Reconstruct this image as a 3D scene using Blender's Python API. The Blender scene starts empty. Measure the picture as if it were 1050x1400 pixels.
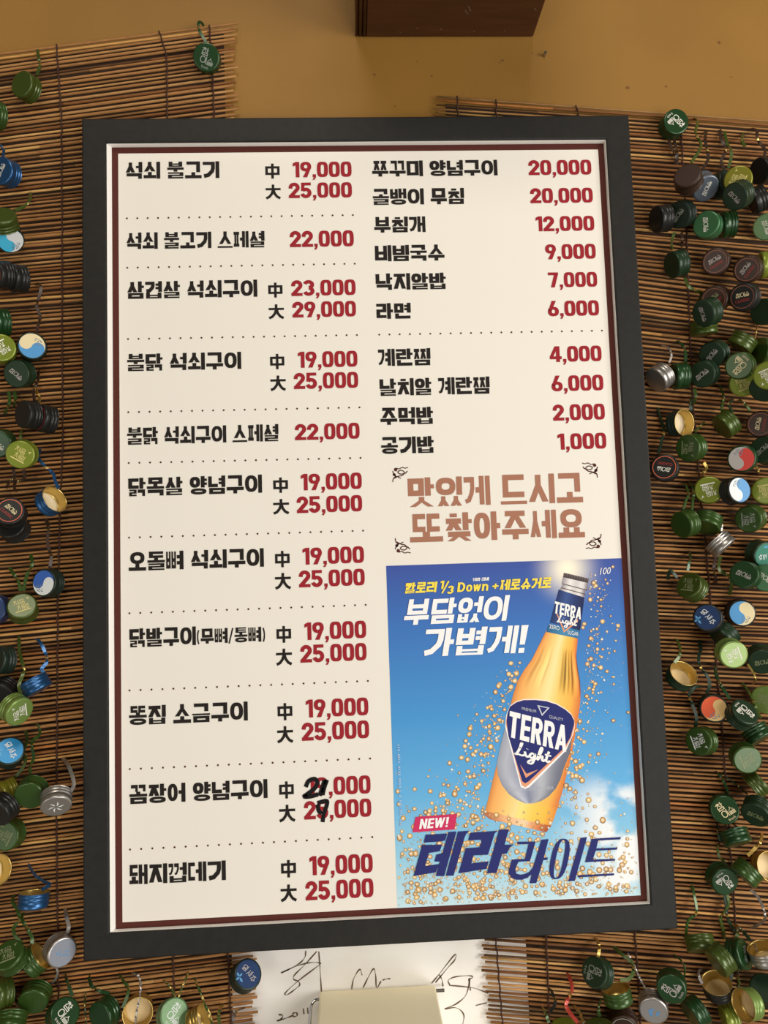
import bpy, bmesh, math, random
import numpy as np
from mathutils import Vector, Matrix
from mathutils.geometry import tessellate_polygon

random.seed(7)
SC = bpy.context.scene
COL = SC.collection
PI = math.pi


def lin(r, g, b):
    f = lambda c: (c / 255 / 12.92) if c / 255 <= 0.04045 else ((c / 255 + 0.055) / 1.055) ** 2.4
    return (f(r), f(g), f(b), 1.0)


# ------------------------------------------------------------------ camera
# pose solved from the corners of the framed board (photo taken as 1050 x 1400)
F_PX = 1051.0
R_CAM = np.array([[0.9985850853034735, -0.041923270057075385, -0.03271493293858463],
                  [-0.029270167597262274, 0.08030076252958868, -0.996340827641824],
                  [0.044396899647190916, 0.9958886619320897, 0.07896004265974738]])
BASE = np.array([0.0, -0.024, 1.55])            # centre of the printed sheet in the room
CAM = np.array([-0.02330619, -0.77952189, -0.05887636]) + BASE
cam_data = bpy.data.cameras.new('camera')
cam_data.sensor_width = 36.0
cam_data.lens = F_PX / 1400 * 36.0
cam_data.clip_start = 0.01
cam = bpy.data.objects.new('camera', cam_data)
COL.objects.link(cam)
rt, dn, fw = Vector(R_CAM[0]), Vector(R_CAM[1]), Vector(R_CAM[2])
M = Matrix((rt, -dn, -fw)).transposed().to_4x4()
M.translation = Vector(CAM)
cam.matrix_world = M
SC.camera = cam

# ------------------------------------------------------------------ light
SC.view_settings.view_transform = 'Standard'
SC.view_settings.look = 'None'
SC.view_settings.gamma = 1.0
SC.view_settings.use_curve_mapping = False
SC.view_settings.exposure = -0.12

world = bpy.data.worlds.new('room_ambient')
SC.world = world
world.use_nodes = True
wn = world.node_tree
bg = wn.nodes['Background']
tc = wn.nodes.new('ShaderNodeTexCoord')
sx = wn.nodes.new('ShaderNodeSeparateXYZ')
ra = wn.nodes.new('ShaderNodeValToRGB')
wn.links.new(tc.outputs['Generated'], sx.inputs[0])
mp = wn.nodes.new('ShaderNodeMapRange')
mp.inputs[1].default_value = -1
wn.links.new(sx.outputs['Z'], mp.inputs[0])
wn.links.new(mp.outputs[0], ra.inputs[0])
ra.color_ramp.elements[0].color = (0.62, 0.56, 0.47, 1)
ra.color_ramp.elements[1].color = (0.20, 0.15, 0.095, 1)
ra.color_ramp.elements[1].position = 0.8
wn.links.new(ra.outputs[0], bg.inputs[0])
bg.inputs[1].default_value = 0.42


def area(name, loc, target, size, size_y, power, color):
    d = bpy.data.lights.new(name, 'AREA')
    d.shape = 'RECTANGLE'
    d.size, d.size_y = size, size_y
    d.energy = power
    d.color = color
    o = bpy.data.objects.new(name, d)
    COL.objects.link(o)
    o.location = loc
    o.rotation_euler = (Vector(target) - Vector(loc)).to_track_quat('-Z', 'Y').to_euler()
    return o


area('window_light', (1.80, -1.40, 1.62), (0.0, 0, 1.30), 0.9, 1.1, 35, (1.0, 0.96, 0.90))
area('doorway_light', (-1.4, -1.9, 0.8), (0, 0, 1.25), 0.9, 1.3, 9, (1.0, 0.95, 0.88))
area('low_front_fill', (0.9, -2.1, 0.55), (0.1, 0, 1.0), 1.2, 0.7, 20, (1.0, 0.97, 0.92))  # added fill light, brightens the lower part of the wall
area('ceiling_lamp', (-0.1, -1.7, 3.3), (0, 0, 1.0), 1.0, 0.8, 22, (1.0, 0.92, 0.80))


# ------------------------------------------------------------------ helpers
def ray(px, py):
    d = R_CAM.T @ np.array([(px - 525) / F_PX, (py - 700) / F_PX, 1.0])
    return d


def at(px, py, Y):
    """point of the room on the vertical plane y = Y seen at photo pixel px, py"""
    d = ray(px, py)
    t = (Y - CAM[1]) / d[1]
    return Vector(CAM + t * d)


def link(name, me, mats=None, parent=None):
    o = bpy.data.objects.new(name, me)
    COL.objects.link(o)
    if mats is not None and len(me.materials) == 0:
        for m in (mats if isinstance(mats, (list, tuple)) else [mats]):
            me.materials.append(m)
    if parent is not None:
        o.parent = parent
    return o


def empty(name, loc):
    o = bpy.data.objects.new(name, None)
    o.empty_display_size = 0.01
    COL.objects.link(o)
    o.location = loc
    return o


def tag(o, label, cat, group=None):
    o['label'] = label
    o['category'] = cat
    if group:
        o['group'] = group
    return o


def mesh_from(name, verts, faces, smooth=False, mat_idx=None, colors=None):
    me = bpy.data.meshes.new(name)
    me.from_pydata([tuple(v) for v in verts], [], faces)
    if smooth:
        for p in me.polygons:
            p.use_smooth = True
    if mat_idx is not None:
        for p, i in zip(me.polygons, mat_idx):
            p.material_index = i
    if colors is not None:
        at_ = me.color_attributes.new('tone', 'FLOAT_COLOR', 'POINT')
        flat = np.ones((len(verts), 4), dtype=np.float32)
        flat[:, :3] = np.array(colors, dtype=np.float32)[:, :3]
        at_.data.foreach_set('color', flat.ravel())
    me.update()
    return me


def box_vf(x0, x1, y0, y1, z0, z1, off=0):
    v = [(x0, y0, z0), (x1, y0, z0), (x1, y1, z0), (x0, y1, z0), (x0, y0, z1), (x1, y0, z1), (x1, y1, z1), (x0, y1, z1)]
    f = [(0, 3, 2, 1), (4, 5, 6, 7), (0, 1, 5, 4), (1, 2, 6, 5), (2, 3, 7, 6), (3, 0, 4, 7)]
    return v, [tuple(i + off for i in q) for q in f]


def bevelled(me, w, seg=2):
    bm = bmesh.new()
    bm.from_mesh(me)
    bmesh.ops.bevel(bm, geom=list(bm.edges), offset=w, segments=seg, affect='EDGES', profile=0.5)
    bm.to_mesh(me)
    bm.free()
    return me


def catmull(P, n=8):
    P = [Vector(p) for p in P]
    if len(P) < 3:
        return [P[0].lerp(P[-1], i / n) for i in range(n + 1)]
    Q = [P[0] * 2 - P[1]] + P + [P[-1] * 2 - P[-2]]
    out = []
    for i in range(1, len(Q) - 2):
        a, b, c, d = Q[i - 1:i + 3]
        for k in range(n):
            t = k / n
            out.append(0.5 * ((2 * b) + (c - a) * t + (2 * a - 5 * b + 4 * c - d) * t * t + (3 * b - a - 3 * c + d) * t ** 3))
    out.append(P[-1])
    return out


def tube_vf(path, rad, sides=6, off=0, cap=True):
    V, Fc = [], []
    n = len(path)
    up = Vector((0, -1, 0))
    for i, p in enumerate(path):
        t = (path[min(i + 1, n - 1)] - path[max(i - 1, 0)]).normalized()
        a = t.cross(up)
        if a.length < 1e-4:
            a = t.cross(Vector((1, 0, 0)))
        a.normalize()
        b = a.cross(t)
        r = rad[i] if isinstance(rad, (list, tuple)) else rad
        for k in range(sides):
            an = 2 * PI * k / sides
            V.append(p + a * (r * math.cos(an)) + b * (r * math.sin(an)))
    for i in range(n - 1):
        for k in range(sides):
            k2 = (k + 1) % sides
            Fc.append((off + i * sides + k, off + i * sides + k2, off + (i + 1) * sides + k2, off + (i + 1) * sides + k))
    if cap:
        Fc.append(tuple(off + k for k in range(sides))[::-1])
        Fc.append(tuple(off + (n - 1) * sides + k for k in range(sides)))
    return V, Fc


# ------------------------------------------------------------------ materials
def mat(name, col, rough=0.5, metal=0.0, coat=0.0, spec=0.5):
    m = bpy.data.materials.new(name)
    m.use_nodes = True
    b = m.node_tree.nodes['Principled BSDF']
    b.inputs['Base Color'].default_value = col
    b.inputs['Roughness'].default_value = rough
    b.inputs['Metallic'].default_value = metal
    b.inputs['Coat Weight'].default_value = coat
    b.inputs['Coat Roughness'].default_value = 0.15
    b.inputs['Specular IOR Level'].default_value = spec
    return m


def noise_mix(m, colA, colB, scale=(1, 1, 1), nscale=30, lo=0.4, hi=0.6, coords='Object', bump=0.0, bscale=None, detail=4):
    nt = m.node_tree
    b = nt.nodes['Principled BSDF']
    t = nt.nodes.new('ShaderNodeTexCoord')
    mpn = nt.nodes.new('ShaderNodeMapping')
    mpn.inputs['Scale'].default_value = scale
    nz = nt.nodes.new('ShaderNodeTexNoise')
    nz.inputs['Scale'].default_value = nscale
    nz.inputs['Detail'].default_value = detail
    r = nt.nodes.new('ShaderNodeValToRGB')
    r.color_ramp.elements[0].position = lo
    r.color_ramp.elements[1].position = hi
    r.color_ramp.elements[0].color = colA
    r.color_ramp.elements[1].color = colB
    nt.links.new(t.outputs[coords], mpn.inputs[0])
    nt.links.new(mpn.outputs[0], nz.inputs['Vector'])
    nt.links.new(nz.outputs['Fac'], r.inputs[0])
    nt.links.new(r.outputs[0], b.inputs['Base Color'])
    if bump:
        n2 = nt.nodes.new('ShaderNodeTexNoise')
        n2.inputs['Scale'].default_value = bscale or nscale * 4
        n2.inputs['Detail'].default_value = 3
        nt.links.new(mpn.outputs[0], n2.inputs['Vector'])
        bp = nt.nodes.new('ShaderNodeBump')
        bp.inputs['Strength'].default_value = bump
        bp.inputs['Distance'].default_value = 0.002
        nt.links.new(n2.outputs['Fac'], bp.inputs['Height'])
        nt.links.new(bp.outputs[0], b.inputs['Normal'])
    return r


def tone_mat(name, rough=0.6, metal=0.0, noise=None):
    """base colour from the mesh's own 'tone' colours, optionally with grain"""
    m = mat(name, (1, 1, 1, 1), rough, metal, spec=0.25)
    nt = m.node_tree
    b = nt.nodes['Principled BSDF']
    a = nt.nodes.new('ShaderNodeAttribute')
    a.attribute_name = 'tone'
    if noise is None:
        nt.links.new(a.outputs['Color'], b.inputs['Base Color'])
        return m
    scale, nscale, lo, hi = noise
    t = nt.nodes.new('ShaderNodeTexCoord')
    mpn = nt.nodes.new('ShaderNodeMapping')
    mpn.inputs['Scale'].default_value = scale
    nz = nt.nodes.new('ShaderNodeTexNoise')
    nz.inputs['Scale'].default_value = nscale
    nz.inputs['Detail'].default_value = 5
    mr = nt.nodes.new('ShaderNodeMapRange')
    mr.inputs[1].default_value = 0.3
    mr.inputs[2].default_value = 0.7
    mr.inputs[3].default_value = lo
    mr.inputs[4].default_value = hi
    mx = nt.nodes.new('ShaderNodeVectorMath')
    mx.operation = 'SCALE'
    nt.links.new(t.outputs['Object'], mpn.inputs[0])
    nt.links.new(mpn.outputs[0], nz.inputs['Vector'])
    nt.links.new(nz.outputs['Fac'], mr.inputs[0])
    nt.links.new(a.outputs['Color'], mx.inputs[0])
    nt.links.new(mr.outputs[0], mx.inputs['Scale'])
    nt.links.new(mx.outputs[0], b.inputs['Base Color'])
    return m


M_WALL = mat('mustard_paint', lin(176, 128, 48), 0.65)
noise_mix(M_WALL, lin(134, 94, 30), lin(148, 107, 38), nscale=5, lo=0.3, hi=0.7, bump=0.12, bscale=260)
M_WOOD = mat('dark_stained_wood', lin(88, 48, 24), 0.38)
noise_mix(M_WOOD, lin(66, 36, 17), lin(80, 45, 23), scale=(3, 30, 30), nscale=6, lo=0.3, hi=0.7)
M_GREYMARK = mat('grey_scuff', lin(120, 105, 90), 0.7)
M_REED = tone_mat('split_reed', 0.55, noise=((2.0, 14, 14), 45, 0.78, 1.15))
M_CORD = mat('dark_brown_cord', lin(62, 34, 22), 0.9)
M_FRAME = mat('black_satin_frame', lin(44, 43, 41), 0.55, spec=0.25)
noise_mix(M_FRAME, lin(32, 31, 29), lin(35, 34, 32), nscale=120, bump=0.04, bscale=900)
M_MATBOARD = mat('white_mat_board', lin(247, 244, 238), 0.6)
M_SHEET = mat('cream_printed_paper', lin(234, 229, 219), 0.55, spec=0.25)
M_MAROON = mat('maroon_print', lin(84, 42, 36), 0.65, spec=0.15)
M_INK = mat('black_ink', lin(36, 31, 29), 0.65, spec=0.15)
M_RED = mat('red_ink', lin(152, 36, 46), 0.65, spec=0.15)
M_BROWN = mat('brown_ink', lin(166, 116, 94), 0.65, spec=0.15)
M_MARKER = mat('black_marker', lin(22, 21, 22), 0.65, spec=0.15)
M_WHITE = mat('white_print', lin(244, 244, 244), 0.65, spec=0.15)
M_YELLOW = mat('yellow_print', lin(247, 222, 84), 0.65, spec=0.15)
M_NAVY = mat('navy_print', lin(44, 50, 112), 0.65, spec=0.15)
M_PINK = mat('crimson_badge', lin(205, 52, 98), 0.65, spec=0.15)
M_PRINT = tone_mat('picture_print', 0.45)
M_PAPER = mat('signed_white_paper', lin(244, 241, 236), 0.6)
noise_mix(M_PAPER, lin(234, 228, 218), lin(248, 245, 240), nscale=9, lo=0.25, hi=0.5)
M_PEN = mat('brown_pen', lin(98, 76, 50), 0.6)
M_CREAM = mat('cream_plastic', lin(246, 234, 198), 0.4)
M_CHROME = mat('chrome_wire', lin(190, 190, 195), 0.15, 1.0)
M_DARKMETAL = mat('dark_metal', lin(90, 86, 80), 0.35, 0.8)


# ------------------------------------------------------------------ lettering
LL = 'ㄱㄲㄴㄷㄸㄹㅁㅂㅃㅅㅆㅇㅈㅉㅊㅋㅌㅍㅎ'
VV = 'ㅏㅐㅑㅒㅓㅔㅕㅖㅗㅘㅙㅚㅛㅜㅝㅞㅟㅠㅡㅢㅣ'
TT = ['', 'ㄱ', 'ㄲ', 'ㄱㅅ', 'ㄴ', 'ㄴㅈ', 'ㄴㅎ', 'ㄷ', 'ㄹ', 'ㄹㄱ', 'ㄹㅁ', 'ㄹㅂ', 'ㄹㅅ', 'ㄹㅌ', 'ㄹㅍ', 'ㄹㅎ', 'ㅁ', 'ㅂ', 'ㅂㅅ', 'ㅅ', 'ㅆ', 'ㅇ', 'ㅈ', 'ㅊ', 'ㅋ', 'ㅌ', 'ㅍ', 'ㅎ']
HV = {'ㅘ': 'ㅗㅏ', 'ㅙ': 'ㅗㅐ', 'ㅚ': 'ㅗㅣ', 'ㅝ': 'ㅜㅓ', 'ㅞ': 'ㅜㅔ', 'ㅟ': 'ㅜㅣ', 'ㅢ': 'ㅡㅣ'}
DBL = {'ㄲ': 'ㄱㄱ', 'ㄸ': 'ㄷㄷ', 'ㅃ': 'ㅂㅂ', 'ㅆ': 'ㅅㅅ', 'ㅉ': 'ㅈㅈ'}
NH = {'ㄱ': 1, 'ㄴ': 1, 'ㄷ': 2, 'ㄹ': 3, 'ㅁ': 2, 'ㅂ': 2, 'ㅅ': 1, 'ㅇ': 2, 'ㅈ': 1.6, 'ㅊ': 2.2, 'ㅋ': 2, 'ㅌ': 3, 'ㅍ': 2, 'ㅎ': 3}


class Glyphs:
    """flat letter shapes built from bars, rings and strokes"""

    def __init__(s, v=0.165, h=0.15):
        s.P = []
        s.v, s.h = v, h

    def rect(s, x0, y0, x1, y1):
        s.P.append([(x0, y0), (x1, y0), (x1, y1), (x0, y1)])

    def quad(s, *p):
        s.P.append(list(p))

    def ring(s, x0, y0, x1, y1, tv, th, n=2.5, seg=28):
        cx, cy, rx, ry = (x0 + x1) / 2, (y0 + y1) / 2, (x1 - x0) / 2, (y1 - y0) / 2
        def pt(a, rx, ry):
            c, d = math.cos(a), math.sin(a)
            return (cx + rx * math.copysign(abs(c) ** (2 / n), c), cy + ry * math.copysign(abs(d) ** (2 / n), d))
        ix, iy = max(rx - tv, rx * .2), max(ry - th, ry * .2)
        for k in range(seg):
            a, b = 2 * PI * k / seg, 2 * PI * (k + 1) / seg
            s.P.append([pt(a, rx, ry), pt(b, rx, ry), pt(b, ix, iy), pt(a, ix, iy)])

    def path(s, pts, t):
        L, R = [], []
        n = len(pts)
        for i, (x, y) in enumerate(pts):
            def nrm(a, b):
                dx, dy = b[0] - a[0], b[1] - a[1]
                l = math.hypot(dx, dy) or 1
                return (-dy / l, dx / l)
            if i == 0:
                nx, ny = nrm(pts[0], pts[1]); k = 1
            elif i == n - 1:
                nx, ny = nrm(pts[-2], pts[-1]); k = 1
            else:
                a, b = nrm(pts[i - 1], pts[i]), nrm(pts[i], pts[i + 1])
                nx, ny = a[0] + b[0], a[1] + b[1]
                l = math.hypot(nx, ny) or 1
                nx, ny = nx / l, ny / l
                k = min(1 / max(nx * a[0] + ny * a[1], .3), 1.6)
            L.append((x + nx * t / 2 * k, y + ny * t / 2 * k))
            R.append((x - nx * t / 2 * k, y - ny * t / 2 * k))
        for i in range(n - 1):
            s.P.append([R[i], R[i + 1], L[i + 1], L[i]])

    @staticmethod
    def arc(cx, cy, rx, ry, a0, a1, n=10):
        return [(cx + rx * math.cos(math.radians(a0 + (a1 - a0) * k / n)), cy + ry * math.sin(math.radians(a0 + (a1 - a0) * k / n))) for k in range(n + 1)]

    # ---- consonants
    def cons(s, c, x0, y0, x1, y1, ctx):
        if c in DBL:
            g = 0.05
            m = (x0 + x1) / 2
            s.cons(DBL[c][0], x0, y0, m - g / 2, y1, ctx)
            s.cons(DBL[c][1], m + g / 2, y0, x1, y1, ctx)
            return
        if len(c) == 2:
            g = 0.06
            m = (x0 + x1) / 2
            s.cons(c[0], x0, y0, m - g / 2, y1, ctx)
            s.cons(c[1], m + g / 2, y0, x1, y1, ctx)
            return
        w, ht = x1 - x0, y1 - y0
        nh = NH[c]
        h = min(s.h, ht / (2 * nh - 1) * 1.2)
        v = min(s.v, w / 2.65)
        cx = (x0 + x1) / 2
        if c in 'ㄱㅋ':
            s.rect(x0, y1 - h, x1, y1)
            if ctx == 'V':
                a = (x1 - v / 2, y1 - h * .5)
                s.path([a, (x1 - v / 2, y1 - ht * .42), (x1 - v * .75, y1 - ht * .62), (x0 + w * .45, y0 + ht * .13), (x0 + v * .3, y0 + h * .35)], v)
            else:
                s.rect(x1 - v, y0, x1, y1)
            if c == 'ㅋ':
                s.rect(x0, y0 + ht * .45, x1 - v / 2, y0 + ht * .45 + h)
        elif c == 'ㄴ':
            s.rect(x0, y0, x0 + v, y1)
            s.rect(x0, y0, x1, y0 + h)
        elif c in 'ㄷㅌ':
            s.rect(x0, y0, x0 + v, y1)
            s.rect(x0, y0, x1, y0 + h)
            s.rect(x0, y1 - h, x1, y1)
            if c == 'ㅌ':
                s.rect(x0, y0 + ht / 2 - h / 2, x1 - .02, y0 + ht / 2 + h / 2)
        elif c == 'ㄹ':
            m = y0 + ht / 2
            s.rect(x0, y1 - h, x1, y1)
            s.rect(x0, m - h / 2, x1, m + h / 2)
            s.rect(x0, y0, x1, y0 + h)
            s.rect(x1 - v, m - h / 2, x1, y1)
            s.rect(x0, y0, x0 + v, m + h / 2)
        elif c == 'ㅁ':
            s.rect(x0, y0, x0 + v, y1)
            s.rect(x1 - v, y0, x1, y1)
            s.rect(x0, y0, x1, y0 + h)
            s.rect(x0, y1 - h, x1, y1)
        elif c == 'ㅂ':
            h = min(s.h, ht * .25)
            s.rect(x0, y0, x0 + v, y1)
            s.rect(x1 - v, y0, x1, y1)
            s.rect(x0, y0, x1, y0 + h)
            m = y0 + max(h * 1.5 + ht * .15, ht * .5)
            s.rect(x0, m - h / 2, x1, m + h / 2)
        elif c == 'ㅅ':
            t = v * .98
            ap = y0 + ht * .62
            s.quad((x0, y0), (x0 + t * 1.1, y0), (cx + t / 2, ap), (cx - t / 2, ap))
            s.quad((x1 - t * 1.1, y0), (x1, y0), (cx + t / 2, ap), (cx - t / 2, ap))
            s.quad((cx - t / 2, ap - .01), (cx + t / 2, ap - .01), (cx + t / 2, y1), (cx - t / 2, y1))
        elif c in 'ㅈㅊ':
            if c == 'ㅊ':
                s.rect(cx - w * .22, y1 - h * .72, cx + w * .22, y1)
                y1 = y1 - h * .95
                ht = y1 - y0
            s.rect(x0 + w * .04, y1 - h, x1 - w * .04, y1)
            t = v * .98
            ap = y1 - h * .6
            s.quad((x0, y0), (x0 + t * 1.1, y0), (cx + t / 2, ap), (cx - t / 2, ap))
            s.quad((x1 - t * 1.1, y0), (x1, y0), (cx + t / 2, ap), (cx - t / 2, ap))
        elif c == 'ㅇ':
            s.ring(x0, y0, x1, y1, v, h, 2.4)
        elif c == 'ㅍ':
            s.rect(x0, y0, x1, y0 + h)
            s.rect(x0, y1 - h, x1, y1)
            s.rect(x0 + w * .14, y0, x0 + w * .14 + v * .85, y1)
            s.rect(x1 - w * .14 - v * .85, y0, x1 - w * .14, y1)
        elif c == 'ㅎ':
            s.rect(cx - w * .2, y1 - h * .7, cx + w * .2, y1)
            s.rect(x0, y1 - 2 * h, x1, y1 - 1.1 * h)
            s.ring(x0 + w * .1, y0, x1 - w * .1, y1 - 2.3 * h, v, h * .8)

    # ---- vowels
    def vwidth(s, c):
        v = s.v
        return {'ㅣ': v, 'ㅏ': v + .13, 'ㅑ': v + .13, 'ㅓ': v + .14, 'ㅕ': v + .14, 'ㅐ': 1.75 * v + .09, 'ㅔ': 1.75 * v + .16, 'ㅖ': 1.75 * v + .16}[c]

    def vvert(s, c, x0, y0, x1, y1):
        v, h = s.v, s.h
        ht = y1 - y0
        hh = min(h, ht * .22)
        m = y0 + ht * .5
        if c == 'ㅣ':
            s.rect(x1 - v, y0, x1, y1)
        elif c in 'ㅏㅑ':
            s.rect(x0, y0, x0 + v, y1)
            for q in ([.5] if c == 'ㅏ' else [.33, .67]):
                s.rect(x0 + v, y0 + ht * q - hh / 2, x1, y0 + ht * q + hh / 2)
        elif c in 'ㅓㅕ':
            s.rect(x1 - v, y0, x1, y1)
            for q in ([.52] if c == 'ㅓ' else [.36, .68]):
                s.rect(x0 - .02, y0 + ht * q - hh / 2, x1 - v, y0 + ht * q + hh / 2)
        elif c == 'ㅐ':
            w = v * .85
            s.rect(x0, y0 + .02, x0 + w, y1)
            s.rect(x1 - w, y0, x1, y1)
            s.rect(x0, m - hh / 2, x1, m + hh / 2)
        elif c in 'ㅔㅖ':
            w = v * .85
            s.rect(x1 - w, y0, x1, y1)
            s.rect(x1 - 2 * w - .05, y0 + .02, x1 - w - .05, y1)
            for q in ([.52] if c == 'ㅔ' else [.36, .68]):
                s.rect(x0 - .02, y0 + ht * q - hh / 2, x1 - w - .06, y0 + ht * q + hh / 2)

    def vhor(s, c, x0, y0, x1, y1):
        v, h = s.v, s.h
        hh = min(h, (y1 - y0) * .55)
        cx, w = (x0 + x1) / 2, x1 - x0
        if c == 'ㅡ':
            s.rect(x0, y0, x1, y0 + hh)
        elif c in 'ㅗㅛ':
            s.rect(x0, y0, x1, y0 + hh)
            for q in ([0] if c == 'ㅗ' else [-.2, .2]):
                s.rect(cx + q * w - v / 2, y0, cx + q * w + v / 2, y1)
        else:
            s.rect(x0, y1 - hh, x1, y1)
            for q in ([0] if c == 'ㅜ' else [-.2, .2]):
                s.rect(cx + q * w - v / 2, y0, cx + q * w + v / 2, y1)

    def syl(s, ch):
        i = ord(ch) - 0xAC00
        l, vw, t = LL[i // 588], VV[(i // 28) % 21], TT[i % 28]
        G = .038
        b = 0.0
        if t:
            ft = .365 if ('ㄹ' in t or 'ㅊ' in t) else .335
            s.cons(t, .05, 0, .97, ft, 'F')
            b = ft + G
        ht = 1 - b
        if vw in HV:
            a, c = HV[vw]
            xv = 1 - s.vwidth(c)
            s.cons(l, 0.02, b + ht * .43, xv - G - .02, 1, 'H')
            s.vhor(a, 0, b + .03, xv - G * .6, b + ht * .40)
            s.vvert(c, xv, b, 1, 1)
        elif vw in 'ㅗㅛㅜㅠㅡ':
            vh = {'ㅡ': s.h + .01}.get(vw, .36 if not t else ht * .42)
            if vw == 'ㅡ':
                vh = min(vh, ht * .26)
            gp = G if vw not in 'ㅗㅛ' else .0
            s.cons(l, .09, b + vh + gp, .91, 1, 'H')
            s.vhor(vw, 0, b, 1, b + vh)
        else:
            xv = 1 - s.vwidth(vw)
            gap = G if vw in 'ㅏㅑㅣㅐ' else G + .03
            y0 = b + (.06 if not t else 0)
            s.cons(l, 0, y0, xv - gap, .97, 'V' if not t or l in 'ㄱㄲㅋ' else 'T')
            s.vvert(vw, xv, b, 1, 1)

    def digit(s, d):
        t = .215
        if d == '0':
            s.ring(0, 0, .62, 1, t, t * .86, 3.2); return .62
        if d == '1':
            s.rect(.16, 0, .16 + t, 1); s.quad((0, .70), (.17, .78), (.17, 1), (0, .90)); return .16 + t
        if d == '2':
            s.path([(.1, .62)] + s.arc(.31, .68, .205, .215, 170, -30, 12) + [(.12, .12)], t)
            s.rect(0, 0, .62, t * .86); return .62
        if d == '3':
            s.path(s.arc(.29, .705, .205, .19, 165, -85, 12), t)
            s.path(s.arc(.29, .305, .215, .20, 85, -165, 12), t); return .62
        if d == '4':
            s.rect(.36, 0, .36 + t, 1); s.rect(0, .18, .68, .18 + t * .85); s.quad((0, .34), (.2, .34), (.50, 1), (.30, 1)); return .68
        if d == '5':
            s.rect(.04, 1 - t * .86, .58, 1); s.quad((.02, .45), (.2, .45), (.24, 1), (.05, 1))
            s.path(s.arc(.29, .33, .215, .235, 140, -165, 14), t); return .62
        if d == '6':
            s.ring(0, 0, .62, .62, t, t * .86, 2.3); s.quad((.0, .30), (.2, .36), (.48, 1), (.24, 1)); return .62
        if d == '7':
            s.rect(0, 1 - t * .86, .6, 1); s.quad((.14, 0), (.37, 0), (.6, .9), (.37, .9)); return .6
        if d == '9':
            s.ring(0, .38, .62, 1, t, t * .86, 2.3); s.quad((.14, 0), (.38, 0), (.62, .66), (.42, .62)); return .62
        if d == ',':
            s.quad((.0, -.17), (.12, -.17), (.21, 0), (.21, .19)); s.rect(.02, 0, .21, .19); return .22

    def misc(s, c):
        if c == '中':
            s.rect(0, .24, .16, .82); s.rect(.74, .24, .90, .82); s.rect(0, .24, .9, .39); s.rect(0, .67, .9, .82); s.rect(.37, 0, .53, 1); return .9
        if c == '大':
            s.rect(0, .61, 1, .76)
            s.path([(.5, 1), (.49, .62), (.40, .36), (.24, .16), (.03, .06)], .17)
            s.path([(.52, .66), (.60, .38), (.76, .17), (.97, .06)], .17); return 1.0
        if c == '(':
            s.path(s.arc(.3, .45, .23, .6, 130, 230, 8), .1); return .22
        if c == ')':
            s.path(s.arc(-.08, .45, .23, .6, 50, -50, 8), .1); return .22
        if c == '/':
            s.path([(.02, -.05), (.3, .98)], .1); return .34
        if c == '!':
            s.quad((.03, .3), (.19, .3), (.22, 1), (0, 1)); s.rect(.02, 0, .2, .18); return .22
        if c == '+':
            s.rect(0, .42, .5, .56); s.rect(.18, .24, .32, .74); return .5
        if c == '*':
            s.rect(0, .7, .2, .78); s.rect(.06, .62, .14, .9); return .25

    def text(s, txt, cw=.92, gap=.07, dgap=.05):
        """returns polygons, total width"""
        out, x = [], 0.0
        for ch in txt:
            if ch == ' ':
                x += .32
                continue
            s.P = []
            if '가' <= ch <= '힣':
                s.syl(ch)
                w = cw
                pol = [[(p[0] * cw, p[1]) for p in q] for q in s.P]
                g = gap
            elif ch.isdigit() or ch == ',':
                w = s.digit(ch)
                pol = [list(q) for q in s.P]
                g = dgap
            else:
                w = s.misc(ch)
                pol = [list(q) for q in s.P]
                g = gap
            out += [[(p[0] + x, p[1]) for p in q] for q in pol]
            x += w + g
        return out, x - g


def polys_mesh(name, polys, fn):
    V, Fc = [], []
    for j, q in enumerate(polys):
        a = sum(q[i][0] * q[(i + 1) % len(q)][1] - q[(i + 1) % len(q)][0] * q[i][1] for i in range(len(q)))
        if a < 0:
            q = q[::-1]
        o = len(V)
        lift = (j % 16) * 8e-6                  # overlapping bars of ink must not share one plane
        for p in q:
            x, y, z = fn(*p)
            V.append((x, y - lift, z))
        Fc.append(tuple(range(o, o + len(q))))
    return mesh_from(name, V, Fc)


_font_cache = {}


def font_polys(txt):
    """outline text (latin) as polygons, height of a capital = 1"""
    if txt in _font_cache:
        return _font_cache[txt]
    c = bpy.data.curves.new('type', 'FONT')
    c.body = txt
    o = bpy.data.objects.new('type', c)
    COL.objects.link(o)
    bpy.context.view_layer.update()
    me = bpy.data.meshes.new_from_object(o)
    vs = [(v.co.x / .69, v.co.y / .69) for v in me.vertices]
    pol = [[vs[i] for i in p.vertices] for p in me.polygons]
    x0 = min(v[0] for v in vs)
    x1 = max(v[0] for v in vs)
    pol = [[(p[0] - x0, p[1]) for p in q] for q in pol]
    bpy.data.objects.remove(o)
    bpy.data.curves.remove(c)
    bpy.data.meshes.remove(me)
    _font_cache[txt] = (pol, x1 - x0)
    return _font_cache[txt]


Y_SHEET = BASE[1]
INK = Y_SHEET - 0.0003
GL = Glyphs(.228, .186)


def put(name, polys, width, x0, yb0, x1, yb1, hpx, m, parent, Y=INK, shear=0.0, slope=False):
    """set lettering between two photo pixels of its baseline on the printed sheet"""
    A, B = at(x0, yb0, Y), at(x1, yb1, Y)
    top = at((x0 + x1) / 2, (yb0 + yb1) / 2 - hpx, Y)
    hw = top.z - (A.z + B.z) / 2
    sxx = (B.x - A.x) / width
    za, zb = (A.z, B.z) if slope else ((A.z + B.z) / 2,) * 2
    fn = lambda u, w: (A.x + u * sxx + shear * w * hw, Y, za + (zb - za) * u / width + w * hw)
    me = polys_mesh(name, polys, fn)
    return link(name, me, m, parent)


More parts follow.
